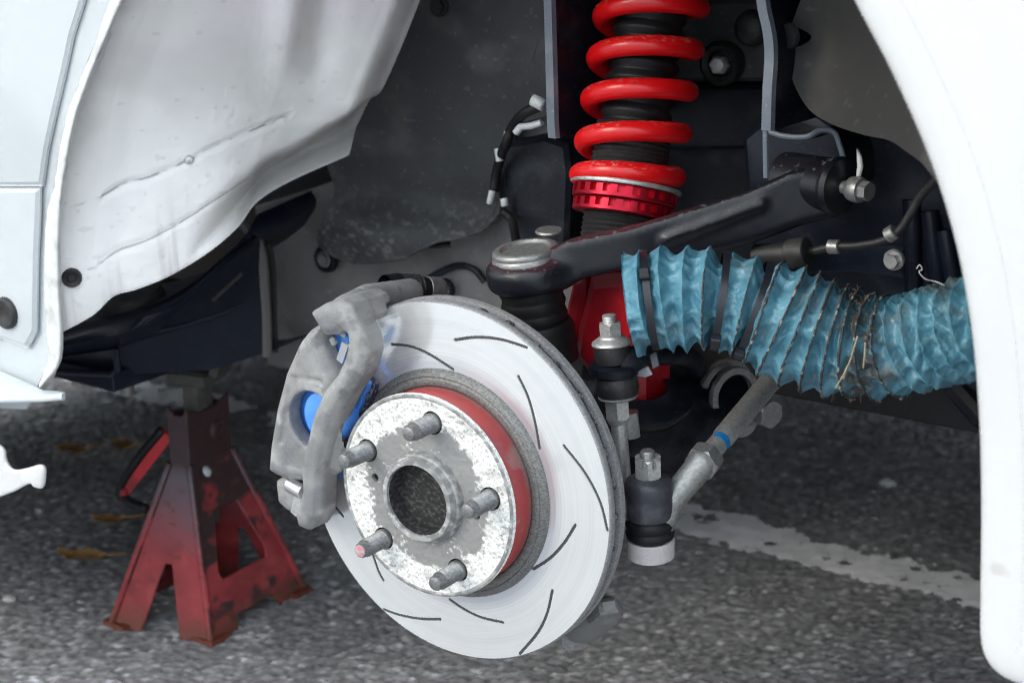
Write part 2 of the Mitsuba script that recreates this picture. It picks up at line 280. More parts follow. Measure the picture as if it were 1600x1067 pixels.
def jack_col(p, n, uv):
    c = mix((.34, .042, .048), (.24, .028, .032), smoothstep(.35, .7, N3(p, 25)))
    c = mix(c, (.40, .07, .065), smoothstep(.55, .7, N3(p, 60)) * .4)
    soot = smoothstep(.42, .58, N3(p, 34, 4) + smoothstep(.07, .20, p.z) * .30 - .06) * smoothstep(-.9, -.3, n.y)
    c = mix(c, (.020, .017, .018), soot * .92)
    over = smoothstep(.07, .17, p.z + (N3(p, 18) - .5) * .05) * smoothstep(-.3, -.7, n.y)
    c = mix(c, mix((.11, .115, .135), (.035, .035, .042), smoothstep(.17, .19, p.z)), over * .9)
    return mix(c, (.10, .035, .018), smoothstep(.035, .006, p.z) * .8 + smoothstep(.66, .74, N3(p, 140)) * .4)
mat('mat_jack', jack_col, .55, specular=.4)
mat('mat_jack_steel', dark_dust((.085, .082, .075), (.16, .155, .14), .6, 60), .6, .3)
mat('mat_asphalt', {'type': 'mesh_attribute', 'name': 'vertex_color'}, .75, bump=lambda p, n, uv: fbm(p.x * 260, p.y * 260, 1.0, 3), bscale=.0008, eps=1e-3)
mat('mat_line', lambda p, n, uv: mix(mix((.86, .86, .87), (.72, .72, .73), smoothstep(.35, .65, N3(p, 40, 4))), (.20, .20, .20), smoothstep(.66, .76, N3(p, 90, 4)) * .7), .75)
mat('mat_leaf', lambda p, n, uv: mix((.40, .22, .075), (.27, .14, .05), N3(p, 60)), .8)
mat('mat_pebble', (.42, .41, .39), .8)

# ------------------------------------------------------------------ ground
def asphalt():
    rng = np.random.default_rng(3); h = .0036
    dx, dy = np.arange(-1.5, 1.15, h), np.arange(-.95, 1.5, h)
    far = lambda s, e: s + np.sign(e - s) * np.geomspace(.02, abs(e - s), 26)
    xs = np.r_[far(dx[0], -70)[::-1], dx, far(dx[-1], 70)]; ys = np.r_[far(dy[0], -70)[::-1], dy, far(dy[-1], 70)]
    X, Y = np.meshgrid(xs, ys, indexing='ij'); P = np.c_[X.ravel(), Y.ravel()]
    sp = .0066; gx, gy = np.meshgrid(np.arange(-1.56, 1.21, sp), np.arange(-1.0, 1.56, sp)); S = np.c_[gx.ravel(), gy.ravel()] + rng.uniform(-.48, .48, (gx.size, 2)) * sp
    rad = sp * rng.uniform(.42, .85, len(S)); top = rng.uniform(-.0010, .0014, len(S)); tone = rng.choice([.10, .12, .145, .175, .22, .31], len(S), p=[.22, .26, .24, .15, .09, .04])
    d, i = cKDTree(S).query(P); inside = (P[:, 0] > dx[0]) & (P[:, 0] < dx[-1]) & (P[:, 1] > dy[0]) & (P[:, 1] < dy[-1])
    z = np.where(d < rad[i], top[i] + .0016 * np.sqrt(np.clip(1 - (d / rad[i]) ** 2, 0, 1)), -.0008)
    big = meshkit.fbm(np.c_[P * 6, 0 * P[:, 0]], 3, 5); z = np.where(inside, z + .002 * (big - .5), -.002)
    c = np.where(d < rad[i], tone[i], .08) * (.75 + .6 * meshkit.fbm(np.c_[P * 9, 0 * P[:, 0] + 4], 3, 7)); c = np.where(inside, c, c[inside].mean() * (.85 + .3 * meshkit.fbm(np.c_[P * 2, 0 * P[:, 0]], 3, 8)))
    col = np.c_[c * 1.58, c * 1.58, c * 1.63]
    put('asphalt', grid_surf(np.dstack([X, Y, z.reshape(X.shape)])), 'mat_asphalt', True, color=col)
    # worn parking line: the cells of the same grid that the paint still covers
    x, y = np.meshgrid(dx, dy[dy > .55], indexing='ij'); Z = z.reshape(X.shape)[26:26 + len(dx), 26 + (dy <= .55).sum():26 + len(dy)]
    q = np.stack([x, y, 0 * x], -1); wob = (meshkit.fbm(q * 14, 3, 11) - .5) * .05
    mid = .770 - .02 * (x + .2) + np.where(x < -.7, -.03, 0) * np.clip((-.7 - x) * 6, 0, 1); e = np.abs(y - mid + wob * .5) - .043
    keep = (e + (meshkit.fbm(q * 60, 3, 12) - .5) * .035 < 0) & (meshkit.fbm(q * 45, 3, 13) < .74)
    keep &= ~((x < -.75) & (meshkit.fbm(q * 30, 3, 15) > .60))
    keep &= ~((x < -.86) & (x > -1.0) & (meshkit.fbm(q * 16, 2, 14) > .47))
    zz = np.maximum(Z * .5, -.0002) + .0042; n, m = x.shape
    a, b = np.meshgrid(np.arange(n - 1), np.arange(m - 1), indexing='ij'); k = keep[:-1, :-1] & keep[1:, 1:]; a = (a * m + b)[k]
    mesh = TM(np.dstack([x, y, zz]).reshape(-1, 3), np.vstack([np.c_[a, a + m, a + m + 1], np.c_[a, a + m + 1, a + 1]])); mesh.remove_unreferenced_vertices()
    put('painted_line', mesh, 'mat_line', True)
asphalt()
tag('asphalt', 'dark grey coarse asphalt of the parking lot', kind='structure'); tag('painted_line', 'worn white painted parking line', kind='structure')

def leaf(px, py, L, w, rot, seed, label):
    p = at(px, py, z=.004); rng = np.random.default_rng(seed); s = np.linspace(-1, 1, 15); t = np.linspace(-1, 1, 7)
    S, Tt = np.meshgrid(s, t, indexing='ij'); wd = w * (1 - np.abs(S) ** 2.2) * (1 + .25 * np.sin(S * 14)) + .001
    X, Yv = S * L, Tt * wd; Zv = .002 + .004 * Tt ** 2 + .005 * S ** 2 + .002 * np.sin(S * 5 + seed)
    c, sn = math.cos(rot), math.sin(rot); P = np.dstack([p[0] + c * X - sn * Yv, p[1] + sn * X + c * Yv, p[2] + Zv])
    k = put('dry_leaf', cat(grid_surf(P, .0006, (0, 0, -1)), tube([P[-1, 3], P[-1, 3] + A([c * .025, sn * .025, .004])], .0012, 6)), 'mat_leaf', True)
    tag(k, label, 'leaf', 'dry leaves on the asphalt')
leaf(128, 872, .031, 0.0120, .45, 1, 'large brown dry leaf on the asphalt, nearest of those left of the jack stand')
leaf(170, 816, .022, 0.0090, .5, 2, 'small brown dry leaf on the asphalt close to the left foot of the jack stand')
leaf(115, 706, .026, 0.0135, .5, 3, 'dull brown dry leaf in the shade left of the jack stand lever')
leaf(195, 700, .022, 0.0120, .2, 4, 'dull reddish leaf in the shade just behind the jack stand lever')
def pebble(px, py, r, seed, label, c='mat_pebble'):
    m = trimesh.creation.icosphere(subdivisions=2, radius=1); v = m.vertices; v = v * (1 + .5 * (meshkit.noise(v * 1.3 + seed * 7) - .5)[:, None]) * A([1, .8, .55]) * r
    tag(put('pebble', TM(v + at(px, py, z=r * .4), m.faces), c, 50), label, 'pebble', 'loose pebbles on the asphalt')
pebble(1386, 754, .011, 1, 'pale flat pebble on the shaded asphalt behind the parking line')
pebble(15, 935, .008, 2, 'pale pebble on the asphalt at the lower left edge')
pebble(62, 798, .006, 3, 'small grey pebble on the asphalt below the lower white bracket')

# ------------------------------------------------------------------ car body
def plane_at(px, py, n, c):
    v = FWD + RIGHT * ((px - 800) / FPX) + UP * ((533.5 - py) / FPX); n = A(n, float); return EYE + v * ((c - n @ EYE) / (n @ v))
def dent(m, fn, edge=.012):
    v, f = trimesh.remesh.subdivide_to_size(m.vertices, m.faces, edge); m = trimesh.Trimesh(v, f); m.merge_vertices(digits_vertex=6); v = A(m.vertices); v[:, 1] += fn(v); return TM(v, m.faces)
def wave(amp, f, seed): return lambda v: amp * (meshkit.fbm(A(v) * A([f, 0, f]), 3, seed) - .5)
tag('car', 'white car body with open wheel arch, wheel and bumper taken off', 'car')
# rear fender wing: skin with the arch edge rolled inwards
arch = [(.300, .80), (.320, .765), (.337, .733), (.362, .694), (.387, .648), (.405, .603), (.4175, .556), (.426, .505), (.4315, .453), (.4355, .40), (.438, .374), (.443, .361), (.453, .3535), (.468, .351), (.52, .350), (.9, .350), (1.7, .350)]
arch = catmull(arch[:-3], 5); over = catmull([(-.25, .735), (-.16, .81), (-.05, .855), (.05, .868), (.15, .862), (.23, .84), (.30, .80)], 5)
arch = np.vstack([arch, [(.56, .350), (.7, .350), (.95, .350), (1.3, .350), (1.7, .350)]]); ed = np.vstack([over[:-1], arch]); L = len(ed); tg = np.gradient(ed, axis=0); tg /= np.linalg.norm(tg, axis=1)[:, None]; nn = np.c_[-tg[:, 1], tg[:, 0]]   # away from the opening
P = np.stack([np.c_[ed[:, 0] + nn[:, 0] * o, np.full(L, y), ed[:, 1] + nn[:, 1] * o] for o, y in ((.004, -.050), (0, -.058), (-.0003, -.072), (.0006, -.0765), (.003, -.0800), (.006, -.0816), (.011, -.0826), (.018, -.08295), (.026, -.0830))], 1)
c0 = P[:, -1][:, [0, 2]]; outl = np.vstack([c0, [(1.7, .985), (-.32, .985)]])
wing = prism(outl, -.0830, -.0810, .0002)
put('car__rear_wing_panel', cat(grid_surf(P), wing), 'mat_white_paint', 40)
put('car__bonnet', box((-1.3, -.083, .987), (1.7, 1.75, .992), .001), 'mat_white_paint')
# underside of the sill behind the arch
put('car__sill', box((.47, -.075, .348), (1.7, .42, .46), .012), 'mat_white_paint')
# front panels, left of the opening
put('car__front_panel', plate([(-420, -560), (390, -560), (250, -200), (205, -60), (182, 5), (140, 90), (112, 165), (92, 250), (84, 320), (82, 560), (58, 606), (40, 640), (-420, 620)], -.035, .003, .001), 'mat_panel_white')
put('car__upper_panel', plate([(-420, -540), (300, -540), (170, -200), (128, 5), (112, 55), (98, 120), (84, 180), (72, 235), (64, 292), (-420, 292)], -.040, .005, .004), 'mat_panel_white', 25)
put('car__lower_panel', plate([(-420, 294), (60, 294), (59, 340), (56, 400), (54, 520), (40, 545), (0, 530), (-420, 520)], -.0415, .006, .004), 'mat_front_white', 25)
rng = np.random.default_rng(5)
Lf = [(355, -400), (280, -240), (226, -120), (200, -60), (166, 0), (141, 70), (116, 132), (99, 180), (86, 240), (76, 300), (66, 340), (63, 400), (62, 450), (66, 520), (70, 560), (56, 600)]
Rf = [(385, -400), (310, -240), (255, -120), (222, -60), (190, 0), (157, 75), (128, 148), (112, 200), (101, 260), (95, 300), (91, 350), (90, 400), (91, 460), (94, 520), (90, 570), (62, 606)]
lf, rf = catmull(xz(Lf, -.056), 6), catmull(xz(Rf, -.056), 6); lf += rng.normal(0, .0004, lf.shape)
P = np.stack([np.c_[a[:, 0], np.full(len(a), y), a[:, 1]] for a, y in ((lf, -.036), (lf, -.0475), (lf * .93 + rf * .07, -.0525), (lf * .5 + rf * .5, -.054), (lf * .12 + rf * .88, -.056), (rf, -.0545), (rf - A([.003, 0]), -.050))], 1)
P[:, 2:5, 1] += (meshkit.fbm(P[:, 2:5] * 60, 3, 3) - .5) * .0014
put('car__arch_flange', grid_surf(P), 'mat_sealer', True)
# inner wheel arch, white: a patch between the flange and the engine bay side
def ppts(rows): return A([at(a, b, y=c) for a, b, c in rows])
def coons(B, Tp, Lc, Rc, n, m):
    re = lambda C, k: A([np.interp(np.linspace(0, 1, k), np.r_[0, np.cumsum(np.linalg.norm(np.diff(C, axis=0), axis=1))] / np.linalg.norm(np.diff(C, axis=0), axis=1).sum(), C[:, d]) for d in range(3)]).T
    B, Tp, Lc, Rc = re(catmull(B), m), re(catmull(Tp), m), re(catmull(Lc), n), re(catmull(Rc), n); s, t = np.linspace(0, 1, n)[:, None, None], np.linspace(0, 1, m)[None, :, None]
    return (1 - t) * Lc[:, None] + t * Rc[:, None] + (1 - s) * B[None] + s * Tp[None] - ((1 - s) * (1 - t) * B[0] + (1 - s) * t * B[-1] + s * (1 - t) * Tp[0] + s * t * Tp[-1])
Lc = ppts([(88, 524, -0.045), (88, 420, -0.045), (92, 300, -0.045), (122, 150, -0.045), (188, -5, -0.045), (235, -100, -0.045)])
Rc = ppts([(545, 243, 0.185), (566, 213, 0.185), (592, 168, 0.185), (624, 98, 0.185), (660, 8, 0.185), (700, -100, 0.185)])
Bc = ppts([(88, 524, -0.045), (145, 493, -0.020), (178, 463, -0.005), (215, 452, 0.009), (268, 430, 0.031), (328, 393, 0.059), (372, 355, 0.088), (402, 316, 0.110), (455, 283, 0.142), (545, 243, 0.185)])
Tc = ppts([(235, -100, -0.045), (330, -112, 0.002), (450, -112, 0.067), (580, -105, 0.131), (700, -100, 0.185)])
G = coons(Bc, Tc, Lc, Rc, 90, 110); s, t = np.meshgrid(np.linspace(0, 1, 90), np.linspace(0, 1, 110), indexing='ij')
ss = lambda a, b, x: (lambda q: q * q * (3 - 2 * q))(np.clip((x - a) / (b - a), 0, 1))
env = np.clip(np.minimum(np.minimum(s, 1 - s), np.minimum(t, 1 - t)) * 9, 0, 1)
push = .012 * np.sin(np.pi * t) * ss(0, .35, s) * env                                        # the sheet is hollow, away from the wheel
push += env * .020 * (meshkit.fbm(np.stack([s * 2.2, t * 2.6, 0 * s], -1), 2, 21) - .5)
push -= .018 * np.exp(-((t - .63 + .25 * (s - .55)) / .07) ** 2) * ss(.35, .7, s) * env         # raised fold
push += .012 * np.exp(-((t - .74 + .25 * (s - .55)) / .05) ** 2) * ss(.30, .6, s) * env
lower = ss(.40, .62, t) * ss(.20, .02, s - .10 * ss(.75, 1, t)); push += .035 * lower * ss(0, .05, s)   # rolled under towards the inner end
push += .022 * ss(.90, 1.0, t) * ss(.0, .2, s)
for a, b, w, d in ((.30, .16, .006, .0035), (.14, .16, .005, .0020)): push += d * np.exp(-((s - a - b * (t - .3) * 0 + .02 * np.sin(t * 9)) / w) ** 2) * (t < .72) * (t > .12)
G = G + push[..., None] * norm((-.55, .75, .35)); LINER = G
liner = grid_surf(G, .0016, norm((-.5, .8, .3)))
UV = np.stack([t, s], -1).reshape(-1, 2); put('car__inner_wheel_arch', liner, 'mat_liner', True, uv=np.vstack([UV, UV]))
def on_liner(px, py):
    q = (G - EYE); z = q @ FWD; X = 800 + FPX * (q @ RIGHT) / z; Y = 533.5 - FPX * (q @ UP) / z; i = np.unravel_index(np.argmin((X - px) ** 2 + (Y - py) ** 2), X.shape)
    a, b = G[min(i[0] + 1, 89), i[1]] - G[i[0] - 1, i[1]], G[i[0], min(i[1] + 1, 109)] - G[i[0], i[1] - 1]; n = norm(np.cross(a, b)); n = n if n @ (EYE - G[i]) > 0 else -n
    return G[i], n
def grommet(key, p, n, r, m='mat_rubber'):
    put(key, lathe([(0, .0015), (r * .38, .0015), (r * .5, .0035), (r * .86, .0045), (r, .0025), (r * 1.02, -.001)], p, n, 32), m, 50)
grommet('car__inner_wheel_arch__plug', *on_liner(110, 431), .0085)
p, n = on_liner(295, 250); put('car__inner_wheel_arch__screw', lathe([(0, .006), (.003, .0055), (.0042, .003), (.0042, .001), (.007, 0), (.007, -.002)], p, n, 20), 'mat_zinc')
grommet('car__lower_panel__plug', at(10, 489, y=-.042), (0, -1, 0), .0145)
# brackets at the lower left
a = ppts([(-200, 540, -.040), (-60, 562, -.040), (0, 579, -.040), (35, 594, -.042), (62, 607, -.046), (92, 613, -.060)]); b = ppts([(-200, 626, -.085), (-60, 623, -.085), (0, 621, -.085), (35, 620, -.085), (68, 619, -.084), (99, 616, -.078)])
put('car__bumper_bracket', cat(grid_surf(np.stack([a, a * .5 + b * .5 + A([0, .004, 0]), b], 1), .002, (0, .3, -1)), tube(catmull(b + A([0, 0, -.002]), 4), .0031, 10)), 'mat_panel_white', 50)
put('car__skirt_bracket', plate(catmull([(-120, 670), (-30, 688), (0, 700), (6, 722), (18, 735), (40, 732), (58, 727), (66, 733), (66, 752), (62, 764), (50, 762), (42, 757), (0, 776), (-120, 805)], 3)[:-1], -.075, .006, .002), 'mat_white_paint', 50)
put('car__shade_skirt', box((-1.32, -.074, .13), (-.53, -.066, .42), .002), 'mat_panel_white'); put('car__shade_tray', box((-1.3, -.06, .30), (-.66, .60, .31), .002), 'mat_black_void')  # unseen skirt and tray, added to darken the ground under the car
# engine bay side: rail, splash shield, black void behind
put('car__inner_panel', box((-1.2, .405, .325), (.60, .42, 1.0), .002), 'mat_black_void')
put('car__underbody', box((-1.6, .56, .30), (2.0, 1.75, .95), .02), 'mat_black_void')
put('car__far_shade_bar', box((-1.6, 1.62, .16), (2.0, 1.70, .32), .01), 'mat_black_void')  # unseen box, added to block light coming in from the far side
put('car__front_shade_panel', box((-1.32, -.03, .08), (-1.29, 1.7, 1.0), .002), 'mat_panel_white')  # unseen front end, carried low to keep light off the ground
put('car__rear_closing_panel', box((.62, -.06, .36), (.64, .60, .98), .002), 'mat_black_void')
rail = plate([(398, 322), (470, 300), (560, 270), (700, 180), (905, 160), (905, 470), (880, 640), (640, 640), (560, 600), (416, 572), (412, 430)], .335, .03, .003, [[(655, 379), (698, 369), (700, 383), (672, 385)]])
put('car__frame_rail', dent(rail, wave(.016, 9, 31), .014), 'mat_rail', 50)
put('car__frame_rail__bead', tube(catmull(ppts([(660, 441, .329), (690, 424, .328), (718, 415, .328), (742, 422, .328), (757, 440, .329)]), 6), .0035, 8), 'mat_black_paint')
put('car__frame_rail__weld_seam', tube(catmull(ppts([(376, 348, .255), (400, 372, .255), (409, 400, .252), (413, 450, .252), (416, 500, .252), (417, 556, .252)]), 6), .0055, 8), 'mat_rail')
put('car__frame_rail__weld_seam', tube(catmull(ppts([(398, 352, .28), (416, 378, .28), (424, 405, .28), (427, 450, .28), (428, 500, .28), (430, 550, .28)]), 6), .0035, 8), 'mat_bushing')
def bolt(key, px, py, y, r, m='mat_zinc_dark', h=.006, flange=1.45, axis=(0, -1, 0)):
    p = at(px, py, y=y); put(key, cat(lathe([(0, .0025), (r * flange * .9, .0025), (r * flange, .0012), (r * flange, -.001)], p, axis, 28), hexnut(p + norm(axis) * .002, axis, r, h)), m, 30)
for px, py in ((508, 405), (733, 345)): 
    put('car__frame_rail__ring', lathe([(.008, .001), (.0125, .0025), (.0145, .001), (.0150, -.004)], at(px, py, y=.318), (0, -1, 0), 28), 'mat_black_paint', 50); bolt('car__frame_rail__bolt', px, py, .319, .0065, 'mat_rail', .004)
put('car__frame_rail__hole_rim', lathe([(.006, .0), (.010, .001), (.011, -.003)], at(695, 452, y=.322), (0, -1, 0), 24), 'mat_black_void', 50)
sh = plate([(600, -120), (590, 0), (570, 50), (550, 112), (510, 245), (522, 318), (497, 372), (500, 386), (526, 402), (560, 411), (605, 408), (645, 402), (688, 378), (722, 374), (752, 362), (768, 338), (772, 300), (792, 240), (806, 195), (850, 185), (900, 150), (900, -120)], .300, .004, .001)
put('car__splash_shield', dent(sh, lambda v: .020 * (meshkit.fbm(A(v) * A([7, 0, 7]), 3, 41) - .5) - .022 * np.exp(-((v[:, 2] - .455) / .035) ** 2 - ((v[:, 0] + .30) / .08) ** 2) + .012 * np.exp(-((v[:, 2] - .49) / .02) ** 2), .010), 'mat_liner_plastic', 60)
bolt('car__splash_shield__clip', 686, 10, .292, .007, 'mat_rubber', .003)
# crossmember over the jack stand
def crossmember():
    f = lambda rows: catmull(ppts(rows), 6)
    up = f([(60, 530, .10), (130, 510, .11), (200, 490, .13), (280, 455, .16), (350, 400, .20), (385, 365, .225), (402, 335, .25)])
    r1 = f([(60, 538, .085), (130, 520, .10), (200, 502, .12), (280, 475, .155), (350, 415, .195), (390, 388, .225), (406, 378, .25)])
    def g(rows): q = ppts(rows); u = np.linspace(0, 1, len(up)); k = [0, .36, .76, 1]; return A([np.interp(u, k, q[:, i]) for i in range(3)]).T
    r2 = g([(60, 548, .085), (188, 522, .108), (330, 480, .196), (410, 444, .25)]); m0 = g([(60, 560, .108), (186, 540, .118), (330, 496, .202), (412, 466, .25)]); b1 = g([(60, 573, .128), (180, 586, .126), (330, 578, .205), (414, 552, .25)])
    b0 = b1 + A([0, .12, .004]); top = up + A([0, .15, .02])
    return grid_surf(np.stack([top, up, r1, r2, m0, m0 * .9 + b1 * .1 + A([0, -.004, 0]), b1, b0], 1))
m = crossmember(); put('car__crossmember', m, 'mat_navy_paint', 24)
put('car__crossmember__weld', tube(catmull(ppts([(205, 528, .146), (260, 514, .155), (300, 504, .165), (345, 490, .185), (380, 475, .205)]), 6), .0022, 8), 'mat_navy_paint')
put('car__crossmember__bracket', cat(tube(ppts([(181, 545, .112), (184, 578, .112), (176, 585, .112), (60, 580, .112)]), .0035, 8), box(at(60, 579, y=.112) + A([-.1, 0, -.003]), at(176, 586, y=.112) + A([0, .12, .001]), .001)), 'mat_navy_paint')
put('car__crossmember__bushing', lathe([(0, .022), (.032, .022), (.037, .017), (.037, .004), (.046, .001), (.048, -.010)], at(205, 486, y=.17), (-.05, -.1, 1), 40), 'mat_bushing', 45)
put('car__crossmember__rod', tube(ppts([(332, 470, .165), (378, 428, .195)]), .002, 8), 'mat_bushing')
p = at(197, 583, y=.17); put('car__crossmember__stud', lathe([(.009, .02), (.009, -.006), (.0075, -.018), (.0065, -.024), (0, -.025)][::-1], p, (0, 0, 1), 20), 'mat_zinc_dark', 40)
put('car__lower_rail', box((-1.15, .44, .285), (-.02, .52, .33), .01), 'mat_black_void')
# damper tower: two walls with rolled edges, back wall
def wall(key, rows, y0, y1, w):
    P = A([at(a, b, y=y0) for a, b in rows]); C = catmull(P, 4); k = len(C)
    sec = [(-w / 2, y1 - y0), (-w / 2, .004), (-w / 2 + .001, 0), (w / 2 - .001, 0), (w / 2, .004), (w / 2, y1 - y0)]
    put(key, grid_surf(np.stack([C + A([x, y, 0]) for x, y in (sec[0], sec[1], sec[4], sec[5])], 1)), 'mat_black_paint', 30)
    put(key + '__edge', grid_surf(np.stack([C + A([x * 1.12, y - .0015 + (.0 if abs(x) < w * .45 else .001), 0]) for x, y in sec[1:5]], 1)), 'mat_edge_grey', 30)
wall('car__tower_wall', [(855, -120), (857, 0), (860, 110), (862, 190), (864, 216)], .17, .40, .0085)
wall('car__tower_wall_001', [(1178, -120), (1190, 0), (1200, 50), (1203, 90), (1200, 140), (1198, 204)], .13, .40, .0085)
put('car__tower_wall_001__flange', tube(ppts([(1196, 203, .132), (1197, 278, .132)]), .0022, 8), 'mat_edge_grey')
put('car__tower_back', plate([(840, -120), (1260, -120), (1250, 420), (840, 420)], .385, .01, .002), 'mat_black_paint')
m = plate([(1030, 0), (1250, 0), (1250, 128), (1040, 128)], .368, .015, .004); put('car__tower_back__panel', dent(m, wave(.006, 12, 51), .02), 'mat_liner_plastic', 50)
m = plate([(1030, 134), (1250, 134), (1250, 232), (1040, 236)], .362, .02, .004); put('car__tower_back__panel_001', dent(m, wave(.006, 12, 52), .02), 'mat_black_paint', 50)
p = at(1125, 100, y=.355); put('car__tower_back__stud', lathe([(.013, -.014), (.019, -.012), (.020, 0), (.016, .004), (.012, .001), (.012, -.006)][::-1], p, (0, -1, 0), 28), 'mat_rubber', 50)
put('car__tower_back__nut', cat(lathe([(0, .010), (.0060, .009), (.0085, .005), (.0085, -.008)][::-1], p + A([0, -.002, -.001]), (.25, -1, .1), 6)), 'mat_white_paint', 30)
p = at(1172, 45, y=.358); put('car__tower_back__stud_001', lathe([(0, .006), (.010, .005), (.015, .001), (.016, -.004)], p, (0, -1, 0), 28), 'mat_rubber', 50)
# roof of the wheel housing
th = np.radians(np.linspace(22, 122, 40)); R_ = .435
P = np.stack([np.c_[.02 + (R_ - k) * np.cos(th), np.full(40, y), .44 + (R_ - k) * np.sin(th)] for y, k in ((-.06, 0), (.0, .004), (.10, .0), (.25, -.01), (.42, -.02))], 1)
put('car__wheel_housing_roof', grid_surf(P, .002, (0, 0, 1)), 'mat_rear_liner', 60)
# rear liner and black body side to the right of the tower
lin = ppts([(1226, 80, .16), (1236, 130, .16), (1262, 172, .155), (1300, 196, .14), (1345, 211, .11), (1395, 222, .08), (1440, 252, .02), (1475, 300, -.05)]); lt = ppts([(1234, 40, .16), (1258, -10, .16), (1290, -40, .155), (1320, -60, .14), (1350, -80, .11), (1390, -110, .08), (1430, -120, .02), (1480, -130, -.05)])
l1, l2 = catmull(lin, 6), catmull(lt, 6); P = np.stack([l1 * (1 - f) + l2 * f + A([.6, .5, 0]) * .022 * np.sin(np.pi * f) for f in np.linspace(0, 1, 16)], 1); P += ((meshkit.fbm(P * 9, 2, 61) - .5) * .018)[..., None] * A([.6, .6, 0])
put('car__rear_liner', grid_surf(P, .003, norm((.6, .6, .3))), 'mat_rear_liner', 60)
put('car__rear_liner__hole', lathe([(0, .0), (.006, .001), (.0085, .0015), (.0095, -.002)], at(1231, 57, y=.150), (-.3, -1, -.1), 24), 'mat_black_void', 50)
m = plate([(1160, 215), (1240, 150), (1300, 190), (1400, 215), (1480, 240), (1560, 330), (1600, 620), (1500, 600), (1420, 500), (1290, 470), (1180, 470)], .262, .02, .004); put('car__body_side', dent(m, wave(.02, 10, 71), .015), 'mat_navy_paint', 60)
for k, (a, b) in enumerate([((1424, 312), (1428, 470)), ((1452, 330), (1470, 480)), ((1476, 360), (1500, 500))]): put('car__body_side__rib', tube(ppts([(*a, .258), (*b, .258)]), .007, 12), 'mat_navy_paint', True)
m = plate([(1225, 392), (1320, 388), (1395, 384), (1412, 390), (1412, 434), (1330, 424), (1240, 428)], .205, .004, .001, [[(1336, 390), (1352, 390), (1352, 402), (1336, 402)]]); put('car__body_side__bracket', m, 'mat_navy_paint')
bolt('car__body_side__bolt', 1397, 406, .203, .0056, 'mat_zinc', .006)
put('car__body_side__wiring', tube(catmull(ppts([(1500, 250, .16), (1470, 275, .17), (1440, 305, .178), (1422, 335, .18), (1405, 360, .18), (1380, 376, .18), (1340, 384, .18), (1302, 386, .18), (1262, 394, .18), (1225, 398, .19)]), 8), .0032, 10), 'mat_rubber', True)
put('car__body_side__wiring_clip', rod(at(1294, 386, y=.18), at(1312, 386, y=.18), .0055), 'mat_zinc_dark'); put('car__body_side__wiring_clip', rod(at(1386, 370, y=.18), at(1399, 361, y=.18), .006), 'mat_zinc_dark')
put('car__body_side__connector', cat(rod(at(1180, 401, y=.175), at(1258, 394, y=.175), .0095), rod(at(1232, 397, y=.175), at(1262, 393, y=.175), .0115)), 'mat_rubber')
pb = ppts([(1196, 204, .20), (1225, 213, .20), (1260, 214, .20), (1282, 203, .20), (1303, 207, .20), (1312, 228, .20), (1318, 252, .20), (1320, 292, .20)]); pb = catmull(pb, 5)
put('car__arm_bracket', grid_surf(np.stack([pb + A([0, y, 0]) for y in (0, .05, .12)], 1), .003, (.3, 0, -1)), 'mat_black_paint', 50)
put('car__arm_bracket__edge', tube(pb, .0022, 8), 'mat_edge_grey')
put('car__white_tab', plate([(1338, 232), (1345, 245), (1347, 262), (1344, 276), (1336, 280), (1338, 262)], .19, .004, .001), 'mat_white_paint')  # small white tab added beside the pivot bracket
# dark bar far behind and lower rear strut
put('car__far_sill', dent(box((.02, .52, .284), (.9, .56, .345), .008), lambda v: 0 * v[:, 0], .1), 'mat_black_paint')
put('car__far_strut', tube(ppts([(1465, 570, .42), (1540, 655, .40)]), .012, 10), 'mat_black_paint')
# wiring and small hardware between shield and tower
def loop(key, rows, r, m): put(key, tube(catmull(ppts(rows), 6), r, 10), m, True)
loop('car__hose_line', [(846, 165, .21), (818, 178, .21), (800, 200, .22), (792, 222, .22), (784, 240, .23), (776, 270, .24), (772, 298, .24)], .0045, 'mat_boot')
loop('car__hose_line_001', [(785, 330, .24), (800, 345, .24), (806, 375, .22), (812, 400, .2)], .004, 'mat_boot')
for rows, r in (([(833, 157, .20), (842, 161, .20), (850, 166, .20)], .0055), ([(811, 199, .21), (830, 197, .21), (846, 192, .21)], .003), ([(806, 208, .21), (812, 200, .21)], .0035), ([(778, 232, .23), (781, 252, .23)], .0035), ([(769, 298, .235), (765, 318, .235)], .003), ([(790, 222, .22), (793, 206, .22)], .003), ([(787, 310, .24), (789, 322, .24)], .0035)):
    put('car__clip', tube(ppts(rows), r, 8), 'mat_front_white', True)
put('car__bracket_box', plate([(782, 225), (812, 222), (850, 214), (884, 226), (890, 270), (885, 400), (800, 390), (785, 330)], .25, .08, .004), 'mat_black_paint')

# ------------------------------------------------------------------ brake disc
O = A([0, 0, .348]); OUT = A([0, -1., 0])
tag('brake_disc', 'slotted silver brake disc with red hat and corroded white face', 'brake disc')
Yax = (0, 1, 0)
def ring_profile(pts): return [(r, y) for r, y in pts]
slots_px = [[(612, 538), (640, 541), (670, 553), (708, 577)], [(711, 531), (745, 527), (785, 531), (832, 546)], [(810, 588), (825, 620), (836, 660), (843, 700)], [(881, 696), (915, 740), (938, 785), (949, 828)],
            [(899, 820), (882, 847), (860, 871), (833, 889)], [(863, 922), (855, 957), (840, 988), (812, 1021)], [(786, 972), (752, 964), (725, 951), (703, 936)], [(688, 967), (655, 966), (620, 959), (587, 946)], [(599, 906), (592, 893), (586, 876), (577, 850)], [(536, 806), (522, 788), (512, 760), (508, 735)]]
face = m3.CrossSection([circle((0, 0), .1434, 220).tolist()]) - m3.CrossSection([circle((0, 0), .088, 160).tolist()])
grooves = []
